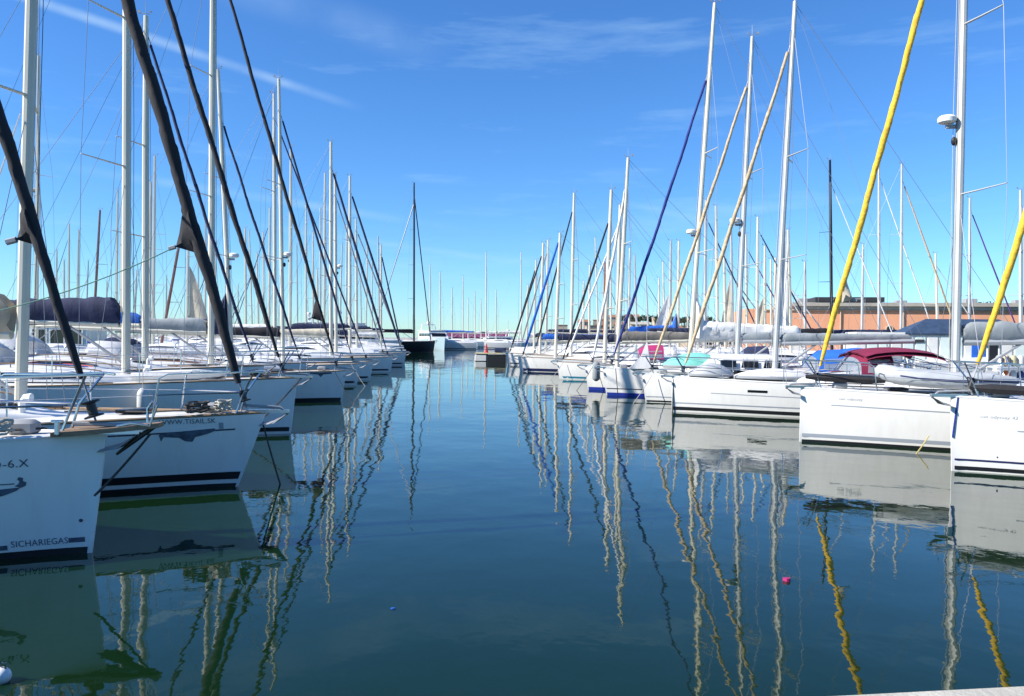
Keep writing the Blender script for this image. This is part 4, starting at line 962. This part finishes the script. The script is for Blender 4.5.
gu = MB().tube([(1, -.09, 4.1), (Wd-1, -.09, 4.1)], .07, 6)
for k in range(8): gu.tube([(3.2+k*5.6, -.09, 4.1), (3.2+k*5.6, -.09, .1)], .05, 6)
gu.build('gutter', 'wallc', t)
for k in range(6): MB().bbox((6+k*5.2, 4+(k % 3)*2, 5.1), (1.1, .9, .6), .05).build('roof_vent', 'grey', t)
for k in (5, 10.5): 
    MB().box((k, -.04, 1.1), (1.1, .08, 2.2)).build('door', 'wallw', t, smooth=False)
MB().box((9.5, 1.5, 5.1), (6.2, 4, .45)).build('roof_canopy', 'roof_dark', t, smooth=False)
xa = P(690, 320, 80).x
t = empty('brown_annex', (xa, 80, 1.0)); tag(t, 'low brownish stone annex with a railing left of the orange building', 'building')
Wd2 = xl-xa-.2
MB().box((Wd2/2, 3, .9), (Wd2, 6, 1.8)).build('wall', 'walls', t, smooth=False); MB().box((Wd2/2, 3, 1.9), (Wd2+.3, 6.4, .2)).build('roof', 'tile', t, smooth=False)
rl = MB()
for k in range(9): rl.tube([(k*Wd2/8, -.6, 0), (k*Wd2/8, -.6, 1.1)], .03, 4)
rl.tube([(0, -.6, 1.1), (Wd2, -.6, 1.1)], .03, 4); rl.tube([(0, -.6, .6), (Wd2, -.6, .6)], .02, 4); rl.build('railing', 'white', t)
for k in range(4): window(None, t, .8+k*1.15, -.003, .9, .6, .8)
# white shed with slate blue roof on the right pier
xs = P(858, 340, 46).x; t = empty('white_shed', (xs, 46.5, .55), R(-12)); tag(t, 'pale green white panel shed with a slate blue hipped roof', 'shed')
MB().box((4.6, 1.6, 1.05), (9.2, 3.2, 2.1)).build('wall', 'wallw', t, smooth=False)
for k in range(14): 
    MB().box((.35+k*.64, -.025, 1.02), (.50, .05, 1.9)).build('panel', 'green_panel' if k % 3 else 'wallw', t, smooth=False)
MB().add([(2.7, -.12, 2.12), (9.5, -.12, 2.12), (9.5, 3.4, 2.12), (2.7, 3.4, 2.12), (4.2, 1.5, 3.05), (8.1, 1.5, 3.05), (2.7, -.12, 2.20), (9.5, -.12, 2.20), (9.5, 3.4, 2.20), (2.7, 3.4, 2.20)],
         [(3, 2, 1, 0), (6, 7, 5, 4), (7, 8, 5), (8, 9, 4, 5), (9, 6, 4), (0, 1, 7, 6), (1, 2, 8, 7), (2, 3, 9, 8), (3, 0, 6, 9)]).build('roof', 'roof_blue', t, smooth=False)
MB().box((1.4, 1.5, 2.18), (2.6, 3.3, .12)).build('flat_roof', 'wallw', t, smooth=False)
MB().box((3.4, -.07, 1.75), (.62, .05, .18)).build('vent', 'roof_dark', t, smooth=False)
MB().box((2.05, -.55, .75), (.6, .5, .7)).build('meter_box', 'grey', t, smooth=False)
dk = MB().box((6.55, -.07, .95), (.7, .06, 1.7)).build('door', 'c_blue', t, smooth=False); MB().box((7.35, -.07, .95), (.5, .06, 1.7)).build('shutter', 'black', t, smooth=False)
# coloured floats piled on the pier
rnd = random.Random(3); q = P(1005, 365, 33)
cols = ['yellow', 'orange', 'fender_white', 'fender_blue', 'red', 'c_cream', 'c_grey', 'c_beige', 'yellow', 'fender_white', 'orange', 'rope_yellow']
cn = {'yellow': 'yellow', 'orange': 'orange', 'fender_white': 'white', 'fender_blue': 'navy', 'red': 'red', 'c_cream': 'cream', 'c_grey': 'grey', 'c_beige': 'beige', 'rope_yellow': 'mustard'}
bin_ = empty('float_rack', (q.x+.4, q.y, .55)); tag(bin_, 'white pipe rack holding coloured floats on the right pier', 'rack')
rk = MB()
for a, b2 in ((-.9, -.4), (.9, -.4), (-.9, .4), (.9, .4)): rk.tube([(a, b2, 0), (a, b2, 1.5)], .035, 6)
rk.build('post', 'white', bin_)
for z in (.12, .75):
    sh = MB(); sh.box((0, 0, z), (1.9, .86, .05)); sh.build('shelf', 'white', bin_, smooth=False)
for i, c in enumerate(cols):
    row = i//6; x = q.x+.4-.75+.3*(i % 6); z = .55+(.145 if row == 0 else .775)
    fender((x, q.y-.15, z), c, f'{cn[c]} float number-free in the pier rack', .13, .46, group='floats in the pier rack')
seen = {}
pos = ['at the left end', 'second from left', 'third from left', 'fourth from left', 'fifth from left', 'at the right end']
for i, o in enumerate([o for o in bpy.data.objects if o.get('group') == 'floats in the pier rack']):
    o['label'] = f"{cn[cols[i]]} float {pos[i % 6]} of the {'lower' if i < 6 else 'upper'} rack shelf"
# service pedestals on the left pier
for k, (px, D, lab) in enumerate(((93, 42, 'white service pedestal seen under the navy sail cover at left'), (176, 60, 'white service pedestal farther along the left pier'))):
    q = P(px, 350, D); t = empty('service_pedestal', (q.x, q.y, .55)); tag(t, lab, 'pedestal')
    MB().bbox((0, 0, .6), (.42, .32, 1.2), .04).build('body', 'white', t); MB().bbox((0, 0, 1.24), (.46, .36, .08), .03).build('cap', 'boot_blue', t)
# glassy kiosk at far left
q = P(28, 340, 60); t = empty('kiosk', (q.x, 60, .2)); tag(t, 'grey green glazed kiosk behind the boats at far left', 'kiosk')
MB().box((2.2, 1.5, 1.4), (4.4, 3, 2.8)).build('wall', 'green_panel', t, smooth=False); MB().box((2.2, 1.5, 2.9), (4.9, 3.5, .2)).build('roof', 'roof_grey', t, smooth=False)
for k in range(3): window(None, t, .85+k*1.35, -.005, 1.7, 1.0, 1.2)

# pavilion with purple awning
x0 = P(440, 336, 193.5).x; x1 = P(508, 336, 193.5).x; t = empty('pavilion', (x0, 196, .9)); tag(t, 'long low pavilion with a purple awning at the end of the basin', 'pavilion')
Wp = x1-x0
MB().box((Wp/2, 3, .95), (Wp, 6, 1.9)).build('wall', 'wallc', t, smooth=False)
MB().loft([[(0, 0, 1.95), (Wp, 0, 1.95), (Wp, 0, 2.0), (0, 0, 2.0)], [(0, -2.2, .75), (Wp, -2.2, .75), (Wp, -2.2, .85), (0, -2.2, .85)]]).build('awning', 'c_awning', t, smooth=False)
MB().box((Wp/2, 3, 2.05), (Wp+.4, 6.3, .2)).build('roof', 'c_maroon', t, smooth=False)
for k in range(12): MB().box((.7+k*Wp/12, -.02, .85), (.9, .06, 1.4)).build('opening', 'glass', t, smooth=False)

# ------------------------------------------------------------------ hills, town, trees
def hill(name, x0, x1, y0, depth, prof, mt):
    rr = []; n = 40
    for i in range(n+1):
        q = i/n; x = lerp(x0, x1, q); hh = prof(q)
        rr.append([(x, y0+depth*t, .3+hh*math.sin(math.pi/2*t)**1.2) for t in (0, .2, .4, .6, .8, 1)]+[(x, y0+depth*1.6, 0)])
    o = MB().loft(rr, closed=False).build(name, mt); fixn(o); return tag(o, kind='structure')
hp1 = lambda q: 9.2*math.sin(math.pi*q)**.6*(1+.12*math.sin(9*q))
hill('hill', P(545, 336, 360).x, P(880, 336, 360).x, 360, 70, hp1, 'hillm')
hp2 = lambda q: 21*math.sin(math.pi*min(1, .08+q*.6))**.7*(1+.08*math.sin(14*q))
hill('wooded_hill', P(820, 336, 520).x, P(1250, 336, 520).x, 520, 120, hp2, 'hillm')
def house(p, w, d, hh, wall, roof, label, rz=0, flat=False):
    t = empty('house', p, rz); tag(t, label, 'house', 'houses on the far hillside')
    MB().box((0, 0, hh/2-.5), (w, d, hh+1)).build('wall', wall, t, smooth=False)
    if flat: MB().box((0, 0, hh+.15), (w+.4, d+.4, .3)).build('roof', roof, t, smooth=False)
    else: MB().add([(-w/2-.3, -d/2-.4, hh), (w/2+.3, -d/2-.4, hh), (w/2+.3, d/2+.4, hh), (-w/2-.3, d/2+.4, hh), (-w/2-.3, 0, hh+1.3), (w/2+.3, 0, hh+1.3)], [(0, 1, 5, 4), (2, 3, 4, 5), (1, 2, 5), (3, 0, 4), (3, 2, 1, 0)]).build('roof', roof, t, smooth=False)
    n = max(2, int(w/2.6))
    for fl in range(max(1, int(hh/2.8))):
        for k in range(n): MB().box((-w/2+(k+.5)*w/n, -d/2-.03, 1.4+fl*2.8), (.9, .1, 1.3)).build('window', 'glass', t, smooth=False)
rnd = random.Random(11); X0, X1 = P(545, 336, 360).x, P(880, 336, 360).x
hl = {'wallw': 'tiny white house on the far hillside seen between the right row masts', 'wallc': 'tiny cream house on the far hillside seen between the right row masts', 'walls': 'tiny stone coloured house on the far hillside seen between the right row masts'}
hx = []
for i in range(34):
    q = rnd.uniform(.06, .62); tt = rnd.choice((.12, .3, .45, .6, .78))
    x = lerp(X0, X1, q); y = 360+70*tt; z = .3+hp1(q)*math.sin(math.pi/2*tt)**1.2
    if any(abs(x-a) < 7 and abs(y-b2) < 12 for a, b2 in hx): continue
    hx.append((x, y)); w = rnd.choice(('wallw', 'wallc', 'walls', 'wallc'))
    house((x, y, z), rnd.uniform(5, 9), 6, rnd.choice((2.8, 2.8, 4.2)), w, rnd.choice(('tile', 'tile', 'roof_grey')), hl[w], rnd.uniform(-.2, .2), flat=rnd.random() < .25)
def crown_mesh(rx, rz, n, seed):
    rnd = random.Random(seed); mb = MB()
    for i in range(n):
        a = rnd.uniform(0, 6.28); e = math.asin(rnd.uniform(-.6, 1)); rr = rnd.uniform(.45, 1)
        c = Vector((rx*rr*math.cos(e)*math.cos(a), rx*rr*math.cos(e)*math.sin(a), rz*rr*math.sin(e)))
        s = rnd.uniform(.25, .5)*rx*.55; v = [c+Vector((rnd.uniform(-s, s), rnd.uniform(-s, s), rnd.uniform(-s, s))) for _ in range(4)]
        mb.add(v, [(0, 1, 2), (0, 2, 3), (0, 3, 1), (1, 3, 2)])
    return mb
tr0 = None
for i in range(46):
    if i < 26: q = rnd.uniform(.22, .62); x = lerp(X0, X1, q); y = 360+70*rnd.uniform(.7, 1); z = .3+hp1(q)*.98; s = rnd.uniform(.6, 1.1)
    else: q = rnd.uniform(.02, .6); x = lerp(P(820, 336, 520).x, P(1250, 336, 520).x, q); y = 520+120*rnd.uniform(.6, .95); z = .3+hp2(q)*.93; s = rnd.uniform(1.0, 2.1)
    t = empty('tree', (x, y, z), rnd.uniform(0, 6)); t.scale = (s*1.25, s*1.25, s)
    tag(t, 'small dark tree on the crest behind the hillside houses' if i < 26 else 'dark tree on the wooded hill behind the orange building', 'tree', 'trees on the hillside crest' if i < 26 else 'trees on the wooded hill')
    if tr0 is None:
        tk = MB().tube([(0, 0, -.5), (0, 0, 1.2), (.1, 0, 2.4)], [.25, .2, .1], 6).build('trunk', 'mast_brown', t)
        cw = crown_mesh(2.6, 2.0, 150, 5); cw.v = [(a, b2, c+3.0) for a, b2, c in cw.v]; cw = cw.build('crown', 'leaf', t, smooth=False); tr0 = (tk, cw)
    else:
        for src in tr0:
            c = src.copy(); COL.objects.link(c); c.parent = t
print('objects', len(bpy.data.objects))
